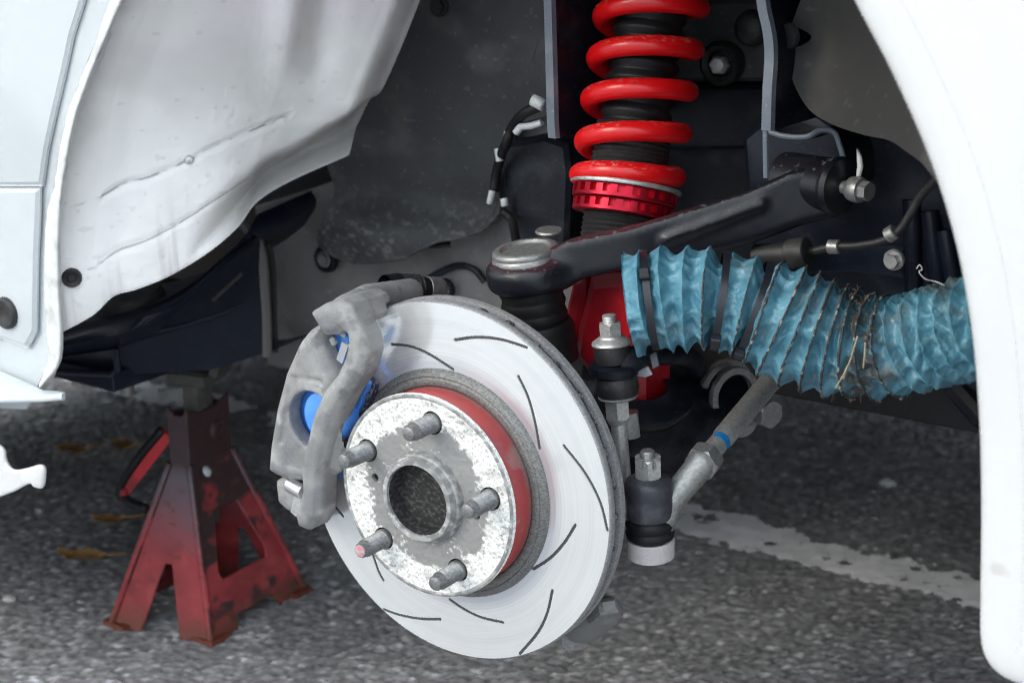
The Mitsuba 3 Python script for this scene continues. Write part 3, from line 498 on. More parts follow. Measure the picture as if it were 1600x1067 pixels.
for q in slots_px:
    c = catmull(xz(q, 0), 5) - A([0, .348]); rr = np.linalg.norm(c, axis=1); c = c[rr < .1425]
    g = m3.CrossSection.batch_hull([m3.CrossSection([circle(x, .00125, 10).tolist()]) for x in c[:1]])
    for u, v in zip(c[:-1], c[1:]): g = g + m3.CrossSection.batch_hull([m3.CrossSection([circle(u, .00125, 10).tolist()]), m3.CrossSection([circle(v, .00125, 10).tolist()])])
    grooves.append((c, g)); face = face - g
def to_disc(mesh, y): v = mesh.vertices; return TM(np.c_[v[:, 0], v[:, 2] * 1 + y, v[:, 1] + .348], mesh.faces[:, ::-1])
ff = of_man(face.extrude(.0022)); put('brake_disc__friction_face', to_disc(ff, 0), 'mat_disc_face', 30)
for c, g in grooves: put('brake_disc__slot', to_disc(of_man(g.extrude(.0008)), .0007), 'mat_slot', False)
put('brake_disc__outer_ring', lathe([(.088, .0022), (.1434, .0022), (.1434, .0004), (.1438, .0006), (.1450, .0022), (.1450, .0058), (.1446, .0066), (.135, .0068)], O, Yax, 220), 'mat_disc_rim', 40)
put('brake_disc__inner_ring', lathe([(.10, .0150), (.1446, .0152), (.1450, .0160), (.1450, .0206), (.1440, .0214), (.09, .0214)], O, Yax, 220), 'mat_disc_rim', 40)
put('brake_disc__core', lathe([(.1400, .0060), (.1395, .0085), (.1395, .0135), (.1400, .0156)], O, Yax, 160), 'mat_disc_core', True)
vr = np.random.default_rng(9)
for k in range(36):
    a = 2 * math.pi * k / 36 + vr.uniform(-.01, .01); d = A([math.cos(a), 0, math.sin(a)]); s = A([-math.sin(a), 0, math.cos(a)]); w = .0065 + vr.uniform(-.001, .001)
    put('brake_disc__vane', prism([(-w / 2, .0066), (w / 2, .0066), (w / 2 * .9, .0152), (-w / 2 * .9, .0152)], .130, .1425 + vr.uniform(-.0008, .0006), .001, to=lambda V: O + V[:, :1] * s + V[:, 1:2] * A([0, 1, 0]) + V[:, 2:] * d), 'mat_disc_vane')
put('brake_disc__fillet', lathe([(.0788, -.0030), (.0796, -.0046), (.0812, -.0056), (.0845, -.0058), (.0858, -.0050), (.0864, -.0043), (.0870, -.0050), (.0885, -.0048), (.0910, -.0028), (.0922, -.0008), (.0926, .0006)], O, Yax, 180), 'mat_hat_fillet', 50)
put('brake_disc__hat_wall', lathe([(.0790, -.0268), (.0788, -.0028)], O, Yax, 180), 'mat_hat_red', True)
studs_px = [((682, 657), (641, 676)), ((577, 703), (541, 720)), ((768, 775), (732, 793)), ((603, 839), (566, 856)), ((717, 887), (680, 905))]
HY = -.0308; bases = []
for b, t in studs_px: bases.append(at(*b, y=HY)[[0, 2]] - A([0, .348]))
bases = A(bases); ang = np.arctan2(bases[:, 1], bases[:, 0]); k = np.round((ang - ang[0]) / (2 * math.pi / 5)); ph = np.mean(((ang - 2 * math.pi / 5 * k - ang[0] + math.pi) % (2 * math.pi)) - math.pi) + ang[0]
PCD = np.linalg.norm(bases, axis=1).mean(); stud_xy = A([[PCD * math.cos(ph + 2 * math.pi / 5 * j), PCD * math.sin(ph + 2 * math.pi / 5 * j)] for j in k])
hat = m3.Manifold.revolve(m3.CrossSection([[(.030, 0), (.0795, 0), (.0803, .0003), (.0807, .0012), (.0807, .0032), (.0800, .0040), (.030, .0040)]]), 200)
for c in stud_xy: hat = hat - m3.Manifold.cylinder(.02, .0092, .0092, 32).translate([c[0], c[1], -.01])
for q in ((586, 746), (744, 806)):
    c = at(*q, y=HY)[[0, 2]] - A([0, .348]); hat = hat - m3.Manifold.cylinder(.02, .0034, .0034, 24).translate([c[0], c[1], -.01])
hm = of_man(hat.refine_to_length(.02)); put('brake_disc__hat_face', TM(np.c_[hm.vertices[:, 0], hm.vertices[:, 2] + HY, hm.vertices[:, 1] + .348], hm.faces[:, ::-1]), 'mat_hat', 35)
put('brake_disc__rim_bead', lathe([(.0770, HY + .0002), (.0780, HY - .0006), (.0796, HY - .0006), (.0804, HY + .0002)], O, Yax, 180), 'mat_hub', True)
# hub with studs
tag('wheel_hub', 'grey wheel hub with dark open bore and five threaded studs', 'wheel hub')
put('wheel_hub__bore_lip', lathe([(.0275, -.010), (.0278, -.0415), (.0284, -.0424), (.0318, -.0424), (.0324, -.0418), (.0336, -.0385), (.0338, -.0372), (.0350, -.0365), (.0356, -.0352), (.0360, -.0300)][::-1], O, Yax, 120), 'mat_hub', 40)
put('wheel_hub__bore', lathe([(.0277, -.040), (.0274, -.030), (.0255, -.012), (.0250, .004), (.0215, .006), (.0210, .018), (0, .019)][::-1], O, Yax, 96), 'mat_bore', 40)
put('wheel_hub__flange', lathe([(.0, -.0262), (.076, -.0262), (.076, -.016), (0, -.016)], O, Yax, 64), 'mat_bore', 40)
for i, c in enumerate(stud_xy):
    tip = at(*studs_px[i][1], y=-.066); base = O + A([c[0], HY, c[1]])
    prof = [(.0072, .012), (.0078, .004), (.0078, -.002), (.0074, -.003)] + [(r, -h) for r, h in thread(.0071, .0045, .0250, .0024, .0014)] + [(.0060, -.0252), (.0060, -.0278), (.0052, -.0294), (.0032, -.0302), (0, -.0304)]
    put('wheel_hub__stud', lathe(prof[::-1], base, Yax, 36), 'mat_stud', 30)
    if i == 3: tag(put('wheel_hub__stud_003__paint_mark', lathe([(.0050, -.0296), (.0030, -.0304), (0, -.0306)][::-1], base, Yax, 24), 'mat_red_mark', True), 'faded pink paint dab on stud tip')

# ------------------------------------------------------------------ brake caliper
tag('brake_caliper', 'grey cast brake caliper and bracket clamped over the front of the disc', 'brake caliper')
BY = -.040
barp = xz([(495, 490), (512, 480), (535, 474), (548, 480), (556, 500), (570, 526), (574, 550), (565, 582), (543, 614), (525, 650), (512, 700), (503, 740), (502, 775), (499, 806), (484, 823), (471, 818), (468, 803), (479, 768), (477, 738), (484, 700), (496, 650), (511, 616), (533, 588), (546, 559), (551, 537), (549, 520), (539, 509), (531, 518), (512, 518)], BY)
K = lambda px, py, y: at(px, py, y=y); blkp = xz([(494, 490), (512, 479), (535, 472), (548, 480), (556, 500), (552, 507), (535, 506), (522, 515), (508, 514)], -.04)
grow = lambda q, r: A(Polygon(q).buffer(r, join_style=2).exterior.coords)[:-1]
barp, blkp = grow(barp, .0026), grow(blkp, .0022)
def f_bracket(P):
    d = sd_cham(P, barp, BY - .007, -.022, .0062)
    d = smin(d, sd_cham(P, blkp, -.045, .004, .0045), .003)
    arm = np.minimum(sd_cap(P, K(545, 484, -.012), K(575, 468, .030), .0125, .0125), sd_cap(P, K(575, 468, .030), K(640, 457, .078), .0125, .0115)); d = smin(d, arm, .007)
    r = np.hypot(P[:, 0], P[:, 2] - .348); disc = np.maximum(r - .1475, np.abs(P[:, 1] - .0107) - .0132); d = smax(d, -disc, .003)
    ear = sd_ext(P, xz([(427, 752), (443, 745), (457, 752), (462, 764), (476, 772), (474, 790), (466, 806), (446, 800), (431, 786)], -.030), -.030, .050, .006); d = np.minimum(d, smax(ear, -disc, .003))
    foot = sd_cap(P, K(470, 795, .03), K(500, 800, -.02), .008, .010); return np.minimum(d, smax(foot, -disc, .003))
put('brake_caliper__bracket', nets(f_bracket, (-.215, -.066, .255), (-.03, .10, .52), .0017, .0002), 'mat_cast', True)
bodyp = xz([(497, 513), (484, 522), (466, 545), (447, 588), (433, 640), (423, 700), (420, 734), (440, 747), (468, 750), (505, 748), (524, 735), (533, 690), (540, 650), (528, 612), (513, 575), (499, 540)], -.034)
bodyp = grow(bodyp, .0022)
def f_body(P):
    r = np.hypot(P[:, 0], P[:, 2] - .348); back = .004 * ss(.155, .20, r) + .05 * (np.clip(r - .165, 0, 1)) ** 1
    Q = P - np.c_[0 * r, back, 0 * r]
    d = sd_cham(Q, bodyp, -.036, -.018, .0065)
    d = smin(d, smax(sd_cham(Q, bodyp, -.036, .055, .0065), .1505 - r, .003), .003)
    top = sd_cap(Q, K(490, 530, -.026), K(512, 590, -.027), .009, .0115); d = smin(d, np.maximum(top, sd_poly2(P[:, [0, 2]], bodyp) + .001), .003)
    panel = sd_ext(Q, xz([(455, 598), (500, 604), (505, 690), (470, 735), (446, 728), (443, 660)], -.036), -.05, -.0345, .001); d = smax(d, -panel, .002)
    g = np.minimum(sd_cap(P, K(452, 592, -.037), K(500, 598, -.037), .0022, .0022), sd_cap(P, K(452, 592, -.037), K(440, 690, -.035), .0022, .0015)); d = smax(d, -g, .003)
    c = K(486, 657, -.034); e = np.hypot((P[:, 0] - c[0]) / .0235, (P[:, 2] - c[2]) / .0235) - 1; hole = np.maximum(e * .0235, np.abs(P[:, 1] + .034) - .022)
    return smax(d, -hole, .003)
put('brake_caliper__body', nets(f_body, (-.235, -.062, .27), (-.08, .085, .50), .0017, .0002, 4), 'mat_cast', True)
p, q = at(600, 449, y=.078), at(668, 452, y=.120); dq = norm(q - p); LL = np.linalg.norm(q - p)
prof = [(.0105, 0)]
for k in range(6): prof += [(.0125, LL * .30 + k * .0042), (.0098, LL * .30 + k * .0042 + .0021)]
put('brake_caliper__pin_boot', lathe(prof + [(.0105, LL * .30 + .026), (.0105, LL * .30 + .031)], p, dq, 32), 'mat_boot', 50)
put('brake_caliper__pin_cap', lathe([(.0085, LL * .30 + .028), (.0110, LL * .30 + .030), (.0110, LL * .30 + .042), (.0095, LL * .30 + .046), (0, LL * .30 + .047)], p, dq, 28), 'mat_zinc_dark', 40)
for q in ([(536, 532, -.048), (545, 536, -.047)],): pass
put('brake_caliper__pad_clip', bar(at(541, 535, y=-.030), at(531, 566, y=-.028), .0065, .0022, (0, -1, 0)), 'mat_chrome')
put('brake_caliper__pad_clip', bar(at(533, 514, y=-.034), at(537, 527, y=-.032), .0042, .0015, (0, -1, 0)), 'mat_zinc')
put('brake_caliper__pad_clip', rod(at(453, 757, y=-.031), at(475, 769, y=-.036), .0062), 'mat_chrome')
put('brake_caliper__pad_clip', bar(at(466, 775, y=-.034), at(460, 804, y=-.033), .0075, .0018, (0, -1, 0)), 'mat_zinc')
put('brake_caliper__pad_clip', bar(at(518, 527, y=-.030), at(524, 540, y=-.030), .005, .002, (0, -1, 0)), 'mat_zinc_dark')
loop('brake_caliper__wear_wire', [(590, 497, -.004), (600, 488, -.004), (612, 480, .01)], .0009, 'mat_zinc_dark')
tag('brake_pad', 'bright blue brake pad showing through the window of the grey caliper', 'brake pad')
padp = xz([(500, 560), (515, 522), (534, 516), (548, 530), (560, 570), (577, 600), (574, 612), (568, 618), (566, 632), (553, 655), (546, 678), (540, 705), (533, 746), (470, 756), (462, 700), (470, 620)], -.014)
put('brake_pad__backing_plate', prism(padp, -.0155, -.0100, .0008), 'mat_pad_blue', 30)
put('brake_pad__friction_block', prism(xz([(500, 560), (540, 545), (570, 585), (584, 602), (582, 622), (560, 660), (548, 700), (530, 740), (480, 740), (470, 650)], -.008), -.0098, -.0004, .001), 'mat_friction', 30)
c = at(512, 650, y=-.026); put('brake_pad__piston', lathe([(0, -.032), (.0165, -.032), (.0205, -.030), (.0220, -.026), (.0222, -.014)], A([c[0], 0, c[2]]), Yax, 64), 'mat_pad_blue', 40)

# ------------------------------------------------------------------ coilover
tag('coilover', 'red coil spring over a threaded black damper body in the wheel arch', 'suspension strut')
CY = .20; S0, S1 = at(981, 272, y=CY), at(1019, 12, y=CY + .042); AX = norm(S1 - S0); PITCHS = np.linalg.norm(S1 - S0) / 4; CU, CV, CW = basis(AX)
ex = norm(A([1, 0, 0]) - AX * AX[0]); ey = np.cross(AX, ex)
th = np.linspace(-.30, 5.9, 420) * 2 * math.pi; RW = .0398
hgt = np.interp(th / (2 * math.pi), [-.30, .25, .9, 5.9], [-.008, .000, PITCHS * .70, PITCHS * 5.70]) - PITCHS * .0
front = -math.pi / 2
# one turn up runs from the right over the back to the left and along the front back to the right
P = S0 + AX * hgt[:, None] + RW * (np.cos(th + front)[:, None] * ex + np.sin(th + front)[:, None] * ey)
put('coilover__spring', tube(P, .0083, 20), 'mat_spring_red', True)
lt = lambda prof, n=64: lathe(prof, S0, AX, n)
bt = []
for k in range(14): h = .030 + k * .0135; bt += [(.0265, h), (.0295, h + .004), (.0295, h + .007), (.0265, h + .011)]
put('coilover__bump_boot', lt(bt), 'mat_boot', 40)
put('coilover__damper_body', lt([(r, h) for r, h in thread(.0320, -.072, .040, .0042, .0016)]), 'mat_rubber', 40)
put('coilover__spring_seat', lt([(.030, -.0125), (.0455, -.0125), (.0462, -.0115), (.0462, -.0100), (.0455, -.0090), (.030, -.0088)]), 'mat_zinc', 40)
def collar(h0, h1, r, n, ph, key):
    base = m3.Manifold.revolve(m3.CrossSection([[(.031, h0), (r - .0008, h0), (r, h0 + .0008), (r, h1 - .0008), (r - .0008, h1), (.031, h1)]]), 96)
    for k in range(n):
        base = base - m3.Manifold.cube([.010, 2 * math.pi * r / n * .52, (h1 - h0) * .60], True).translate([r, 0, (h0 + h1) / 2 + (h1 - h0) * .12]).rotate([0, 0, 360 * (k + ph) / n])
    m = of_man(base); v = m.vertices; put(key, TM(S0 + v[:, :1] * ex + v[:, 1:2] * ey + v[:, 2:] * AX, m.faces), 'mat_anodised', 30)
collar(-.0235, -.0130, .0432, 22, 0, 'coilover__collar'); collar(-.0345, -.0242, .0415, 22, .5, 'coilover__collar')
m = plate([(893, 440), (900, 436), (912, 434), (912, 470), (902, 520), (895, 540), (884, 540), (879, 500)], .150, .05, .004); put('coilover__fork_leg', m, 'mat_fork_red', 40)
m = plate([(915, 434), (1000, 425), (1000, 640), (945, 632), (934, 614), (912, 585), (890, 560), (895, 515), (905, 480)], .140, .06, .010); put('coilover__fork', m, 'mat_fork_red', 40)

# ------------------------------------------------------------------ upper arm with ball joint
tag('upper_control_arm', 'black upper control arm reaching from the ball joint to its chassis pivot', 'control arm')
EYEC = at(826, 424, y=.095); TILT = norm((-.10, -.12, 1)); PIV = at(1276, 286, y=.195); k_ = (PIV[1] - EYEC[1]) / (PIV[0] - EYEC[0])
nrm = A([-k_, 1, 0]); cc = EYEC[1] - k_ * EYEC[0]
armp = A([plane_at(a, b, nrm, cc)[[0, 2]] for a, b in [(800, 412), (860, 388), (900, 371), (1000, 350), (1090, 322), (1180, 293), (1250, 262), (1312, 250), (1328, 290), (1318, 335), (1270, 346), (1180, 378), (1090, 402), (990, 416), (930, 430), (880, 446), (810, 446)]])
def f_arm(P):
    Q = P.copy(); Q[:, 1] -= cc + k_ * P[:, 0]
    d = sd_ext(Q, armp, -.017, .017, .0055)
    hol = sd_cap(Q, (EYEC[0] + .09, -.026, EYEC[2] + .010), (PIV[0] - .03, -.026, PIV[2] - .018), .014, .016); d = smax(d, -hol, .006) if 0 else d
    rib = sd_cap(P, plane_at(1040, 374, nrm, cc - .016), plane_at(1190, 318, nrm, cc - .016), .0045, .0045); d = smin(d, rib, .004)
    h = (P - EYEC) @ TILT; r = np.linalg.norm(P - EYEC - h[:, None] * TILT, axis=1)
    eye = np.hypot(np.maximum(r - .0255, 0), np.maximum(np.abs(h + .001) - .0035, 0)) - .0085
    d = smin(d, eye, .012)
    return d
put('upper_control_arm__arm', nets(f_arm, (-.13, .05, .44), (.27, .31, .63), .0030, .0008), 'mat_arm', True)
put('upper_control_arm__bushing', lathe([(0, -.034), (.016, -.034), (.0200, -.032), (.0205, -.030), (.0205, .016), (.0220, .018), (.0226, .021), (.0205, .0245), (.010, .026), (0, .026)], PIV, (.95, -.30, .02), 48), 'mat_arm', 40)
bj = norm((.95, -.30, .02)); p = PIV + bj * .026
put('upper_control_arm__pivot_bolt', cat(lathe([(.006, -.006), (.0092, -.002), (.0098, .002), (.0098, .005), (.0090, .0075), (0, .008)], p + bj * .010, bj, 36), hexnut(p + bj * .0178, bj, .0075, .007), rod(p - bj * .01, p + bj * .014, .005)), 'mat_zinc_dark', 35)
put('upper_control_arm__ball_joint_cap', lathe([(.026, -.004), (.0272, -.001), (.0278, .002), (.0272, .0045), (.0262, .0060), (.0268, .0078), (.0262, .0102), (.0240, .0118), (.0205, .0116), (.0188, .0094), (.0180, .0090), (0, .0094)], EYEC + TILT * .0085, TILT, 72), 'mat_zinc_dark', 45)
bt = [(.027, -.008)]
for k in range(3): bt += [(.0250, -.012 - .0105 * k), (.0262, -.016 - .0105 * k), (.0246, -.0205 - .0105 * k)]
put('upper_control_arm__ball_joint_boot', lathe((bt + [(.027, -.042), (.030, -.048), (.030, -.075), (.02, -.08)])[::-1], EYEC, TILT, 56), 'mat_boot', 45)
put('upper_control_arm__clip', lathe([(.005, 0), (.0105, .001), (.0115, .0025), (.0105, .004), (0, .004)], at(858, 366, y=.145), (0, -.1, 1), 28), 'mat_zinc_dark', 40)

# ------------------------------------------------------------------ knuckle
tag('steering_knuckle', 'dark cast steering knuckle lump behind the lower edge of the disc', 'steering knuckle')
def f_kn(P):
    d = sd_cap(P, (0, .035, .348), (0, .06, .348), .055, .045)
    d = smin(d, sd_cap(P, (0, .06, .348), EYEC + A([-.002, .0, -.085]), .03, .02), .03)
    d = smin(d, sd_cap(P, (0, .055, .33), at(915, 962, y=.055), .032, .020), .03)
    d = smin(d, sd_cap(P, at(900, 970, y=.055), at(948, 955, y=.05), .016, .013), .008)
    return smin(d, sd_cap(P, (.03, .06, .34), at(1000, 790, y=.06), .022, .014), .02)
put('steering_knuckle__body', nets(f_kn, (-.08, .0, .17), (.19, .14, .50), .004, .002), 'mat_rail', True)
put('steering_knuckle__wing', bar(at(930, 962, y=.045), at(952, 945, y=.03), .016, .012, (0, 0, 1), .003), 'mat_zinc_dark')
p = at(898, 985, y=.055); put('steering_knuckle__castle_nut', cat(hexnut(p - A([0, 0, .012]), (0, 0, 1), .0115, .012), lathe([(.0, .0), (.015, .0), (.016, .002), (.015, .006), (0, .006)], p, (0, 0, 1), 28)), 'mat_zinc_dark', 35)

# ------------------------------------------------------------------ stabiliser link and bar
tag('stabilizer_link', 'upright bolt with washers and rubber bushings between disc and blue hose', 'stabilizer link')
LT, LB = at(955, 532, y=.085), at(972, 722, y=.085); la = norm(LT - LB)
def ll(prof, o, n=36): return lathe([(r * .87, h) for r, h in prof], o, la, n)
put('stabilizer_link__top_washer', ll([(.0085, .0035), (.0125, .0022), (.0170, -.0005), (.0178, -.0022), (.0170, -.0034), (.004, -.003)][::-1], LT), 'mat_zinc', 40)
put('stabilizer_link__nut', cat(hexnut(LT + la * .002, la, .0092, .012), ll([(.0105, .000), (.012, .001), (.0105, .003)], LT + la * .001)), 'mat_zinc', 30)
put('stabilizer_link__bolt', ll([(r, h) for r, h in thread(.0062, -.02, .020, .0015, .0006)] + [(.005, .0205), (0, .021)], LT), 'mat_zinc', 40)
put('stabilizer_link__bushing', ll([(.012, -.018), (.0155, -.017), (.0166, -.012), (.0162, -.005), (.0152, -.003)], LT), 'mat_rubber', 45)
put('stabilizer_link__bushing', ll([(.010, -.043), (.0178, -.042), (.0192, -.037), (.0186, -.031), (.016, -.026), (.010, -.025)], LT + A([.002, 0, 0])), 'mat_rubber', 45)
put('stabilizer_link__lower_washer', ll([(.006, -.047), (.0165, -.0455), (.0180, -.0440), (.0165, -.0430), (.006, -.0425)], LT + A([.002, 0, 0])), 'mat_zinc', 40)
put('stabilizer_link__sleeve_nut', cat(hexnut(LT - la * .062, la, .0102, .017), ll([(.0085, -.066), (.0105, -.062)], LT)), 'mat_zinc', 30)
put('stabilizer_link__shaft', rod(LB - la * .02, LT - la * .04, .0062), 'mat_zinc', 40)
put('stabilizer_link__lower_nut', hexnut(at(983, 682, y=.095), la, .0100, .02), 'mat_zinc_dark')
tag('stabilizer_bar', 'black stabilizer bar end held between the rubber bushings', 'stabilizer bar')
bl = A([at(930, 575, y=.075), at(965, 573, y=.085), at(1010, 555, y=.11), at(1080, 560, y=.22), at(1090, 600, y=.36)])
c = catmull(bl, 8); w = np.interp(np.linspace(0, 1, len(c)), [0, .15, .5, 1], [.012, .018, .012, .011])
put('stabilizer_bar__blade', lathe([(0, -.005), (.016, -.005), (.019, -.003), (.019, .003), (.016, .005), (0, .005)], LT - la * .0225, norm(la + A([.1, 0, 0])), 32), 'mat_black_paint', 40)
put('stabilizer_bar__bar', tube(c[8:], w[8:] * .75, 18), 'mat_black_paint', True)
put('stabilizer_bar__tab', plate([(993, 557), (1004, 560), (1018, 586), (1008, 590), (996, 588), (985, 585)], .10, .003, .0008), 'mat_panel_white')

# ------------------------------------------------------------------ tie rod
tag('tie_rod', 'grey steering tie rod with castle nut, rubber boot and blue paint band', 'tie rod')
TC = at(1014, 776, y=.060); ta = norm(A([-.03, -.06, 1]))
def tl(prof, n=48): return lathe(prof, TC, ta, n)
put('tie_rod__housing', tl([(.010, -.016), (.0175, -.0155), (.0185, -.013), (.0182, -.003), (.0176, .000), (.0184, .004), (.0182, .011), (.0165, .0145), (.0120, .0165), (.008, .017)]), 'mat_barrel', 45)
put('tie_rod__castle_nut', hexnut(TC + ta * .017, ta, .0110, .0155, 0, 3), 'mat_zinc')
put('tie_rod__stud', lathe([(r, h) for r, h in thread(.0058, .016, .037, .0014, .0005)] + [(.0045, .038), (0, .0382)], TC, ta, 24), 'mat_zinc_dark', 40)
put('tie_rod__boot', tl([(.0150, -.0345), (.0182, -.0320), (.0188, -.0285), (.0172, -.0255), (.0188, -.0220), (.0180, -.0180), (.0150, -.0155)]), 'mat_boot', 45)
put('tie_rod__socket', tl([(0, -.0500), (.0160, -.0500), (.0180, -.0485), (.0184, -.0355), (.0174, -.0340), (.012, -.0335)]), mat('mat_socket', lambda p, n, uv: mix((.50, .45, .45), (.40, .375, .375), smoothstep(.3, .7, N3(p, 1000, 2))), .6) or 'mat_socket', 40)
R0, R1 = TC + A([.012, .0, -.046]), at(1208, 590, y=.235); ra = norm(R1 - R0)
E1, E2 = at(1098, 722, y=.098), at(1118, 690, y=.11)
E0 = at(1034, 800, y=.066)
def f_end(P): return smin(sd_cap(P, E0, E1, .0100, .0112), smin(sd_cyl(P, TC - ta * .0485, TC - ta * .036, .0155), sd_cap(P, TC - ta * .042, E0 + A([.004, 0, -.004]), .009, .009), .006), .006)
put('tie_rod__end', nets(f_end, TC + A([-.03, -.03, -.08]), TC + A([.12, .08, .08]), .0022, .0006), 'mat_zinc_dark', True)
rd = norm(R1 - E1); put('tie_rod__lock_nut', hexnut(E1 - rd * .004, rd, .0140, .013), 'mat_zinc_dark')
put('tie_rod__rod', lathe([(.0080, 0), (.0080, .034), (.0084, .037), (.0090, .040), (.0090, np.linalg.norm(R1 - E1) - .004), (.0080, np.linalg.norm(R1 - E1)), (0, np.linalg.norm(R1 - E1))], E1, rd, 36), 'mat_zinc', 40)
bu, bv, bw = basis(rd); bth = math.atan2((EYE - E1) @ bv, (EYE - E1) @ bu) + np.linspace(-.9, 1.3, 24)
tag(put('tie_rod__paint_band', grid_surf(np.stack([E1 + rd * h + r * (np.cos(bth)[:, None] * bu + np.sin(bth)[:, None] * bv) for h, r in ((.0262, .0079), (.0262, .00825), (.0335, .00825), (.0335, .0079))], 1)), 'mat_blue_mark', True), 'blue paint mark')
# ------------------------------------------------------------------ lower arm behind
tag('lower_control_arm', 'dark lower control arm in the shade behind the tie rod', 'control arm')
def f_low(P):
    a, b = at(905, 800, y=.12), at(1150, 625, y=.33); d = sd_cap(P, a, b, .022, .026)
    d = smin(d, sd_cap(P, at(990, 640, y=.20), at(1060, 620, y=.30), .035, .03), .02)
    return smin(d, sd_cap(P, at(1060, 640, y=.33), at(980, 560, y=.34), .03, .04), .02)
put('lower_control_arm__arm', nets(f_low, (-.05, .08, .20), (.25, .40, .52), .005, .003), 'mat_black_paint', True)
for k, (a, r) in enumerate((((1134, 612), .030), ((1146, 618), .026))):
    put('lower_control_arm__bushing_rim', lathe([(r - .006, -.003), (r, -.003), (r + .001, 0), (r, .003), (r - .006, .003)], at(*a, y=.31 - k * .012), (.9, -.4, .05), 40), 'mat_zinc_dark', 40)
put('lower_control_arm__bolt', cat(hexnut(at(1192, 642, y=.30), (.9, -.4, 0), .0135, .012), rod(at(1165, 650, y=.31), at(1192, 642, y=.30), .010)), 'mat_zinc_dark')
put('lower_control_arm__eccentric', lathe([(0, .003), (.016, .003), (.017, .001), (.017, -.004)], at(1160, 655, y=.315), (.9, -.4, .05), 32), 'mat_zinc_dark', 40)
put('lower_control_arm__seat', lathe([(.01, -.02), (.034, -.012), (.040, -.004), (.041, .0), (.036, .004), (.02, .01)], at(1005, 622, y=.16), (.1, -.2, 1), 40), 'mat_black_paint', 40)

# ------------------------------------------------------------------ blue duct hose
tag('duct_hose', 'crumpled blue fabric air duct hose running behind the white wing', 'hose')
hq = [(985, 474, .052), (1005, 471, .056), (1060, 466, .068), (1130, 471, .083), (1185, 486, .094), (1250, 515, .106), (1320, 536, .116), (1390, 541, .120), (1455, 528, .120), (1520, 512, .117), (1600, 492, .110)]; hp = ppts(hq)
HC = catmull(hp, 46); seg = np.r_[0, np.cumsum(np.linalg.norm(np.diff(HC, axis=0), axis=1))]; HL = seg[-1]; NS, NT = 620, 150
sv = np.linspace(0, HL, NS); HC = A([np.interp(sv, seg, HC[:, i]) for i in range(3)]).T; ht, hu, hw = frames(HC)
pxs = np.interp(sv, np.interp(np.linspace(0, 1, 11), np.linspace(0, 1, len(seg)), seg), [q[0] for q in hq])
tht = np.linspace(0, 2 * math.pi, NT, endpoint=False); SS, TT = np.meshgrid(sv, tht, indexing='ij')
pitch = .0140; rib = SS / pitch + .35 * np.sin(TT + .5); ph_ = rib % 1.0; idx = np.floor(rib)
peak = np.abs(2 * ph_ - 1) ** 1.6                              # 1 at the wire, 0 in the sag
wr = meshkit.fbm(np.stack([np.cos(TT) * 2.3, np.sin(TT) * 2.3, SS * 60], -1) + 5, 3, 71) - .5
fold = np.sin(TT * 11 + idx * 2.1 + 5 * meshkit.noise(np.stack([SS * 50, np.cos(TT), np.sin(TT)], -1), 72) * 3)
R0_ = np.interp(pxs, [q[0] for q in hq], [79, 80, 80, 77, 84, 92, 84, 76, 77, 78, 78]) * ((HC - EYE) @ FWD) / FPX
R = R0_[:, None] * .985 + .0072 * (peak - .6) + .0050 * wr + .0020 * fold * (1 - peak) + .0040 * (meshkit.fbm(np.stack([np.cos(TT) * 7, np.sin(TT) * 7, SS * 120], -1) + 3, 2, 75) - .5)
R += .0022 * (meshkit.noise(np.stack([idx * 3.1, np.cos(TT) * 1.2, np.sin(TT) * 1.2], -1), 73) - .5)
for x0, wd, dp in ((1016, 7, .0050), (1122, 9, .0070), (1176, 8, .0060)): R -= dp * np.exp(-((pxs[:, None] + 4 * np.sin(TT) - x0) / wd) ** 2)
flat = 1 - .0 * SS
HP = HC[:, None] + R[..., None] * (np.cos(TT)[..., None] * hu[:, None] + np.sin(TT)[..., None] * hw[:, None])
HPc = np.concatenate([HP, HP[:, :1]], 1); hm = grid_surf(HPc); put('duct_hose__fabric', hm, 'mat_hose', True)
put('duct_hose__lining', tube(HC[::6], .021, 24), 'mat_black_void', True)
# the bared spiral wire
tw = np.linspace(0, 1, 60)
for n in range(3, int(HL / pitch)):
    s_t = (n - .35 * np.sin(tht + .5)) * pitch; ii = np.clip((s_t / HL * (NS - 1)).round().astype(int), 0, NS - 1)
    if not 1165 < pxs[ii[0]] < 1420 and n not in (4, 5, 6): continue
    q = HP[ii, np.arange(NT)]; c = HC[ii]; q = q + (q - c) / np.linalg.norm(q - c, axis=1)[:, None] * .0001
    vis = ((q - c) @ (0, -1, 0)) / np.linalg.norm(q - c, axis=1); j = np.argsort(((tht - (tht[np.argmax(vis)] + math.pi)) % (2 * math.pi)))
    lim = (vis[j] > (-.35 if pxs[ii[0]] > 1165 else .55)); run = q[j][lim]
    if len(run) > 6: put('duct_hose__wire', tube(run, (.0009 if pxs[ii[0]] > 1165 else .0006) * (.45 + 1.1 * meshkit.noise(run * 220, n)), 7), 'mat_hose_wire', True)
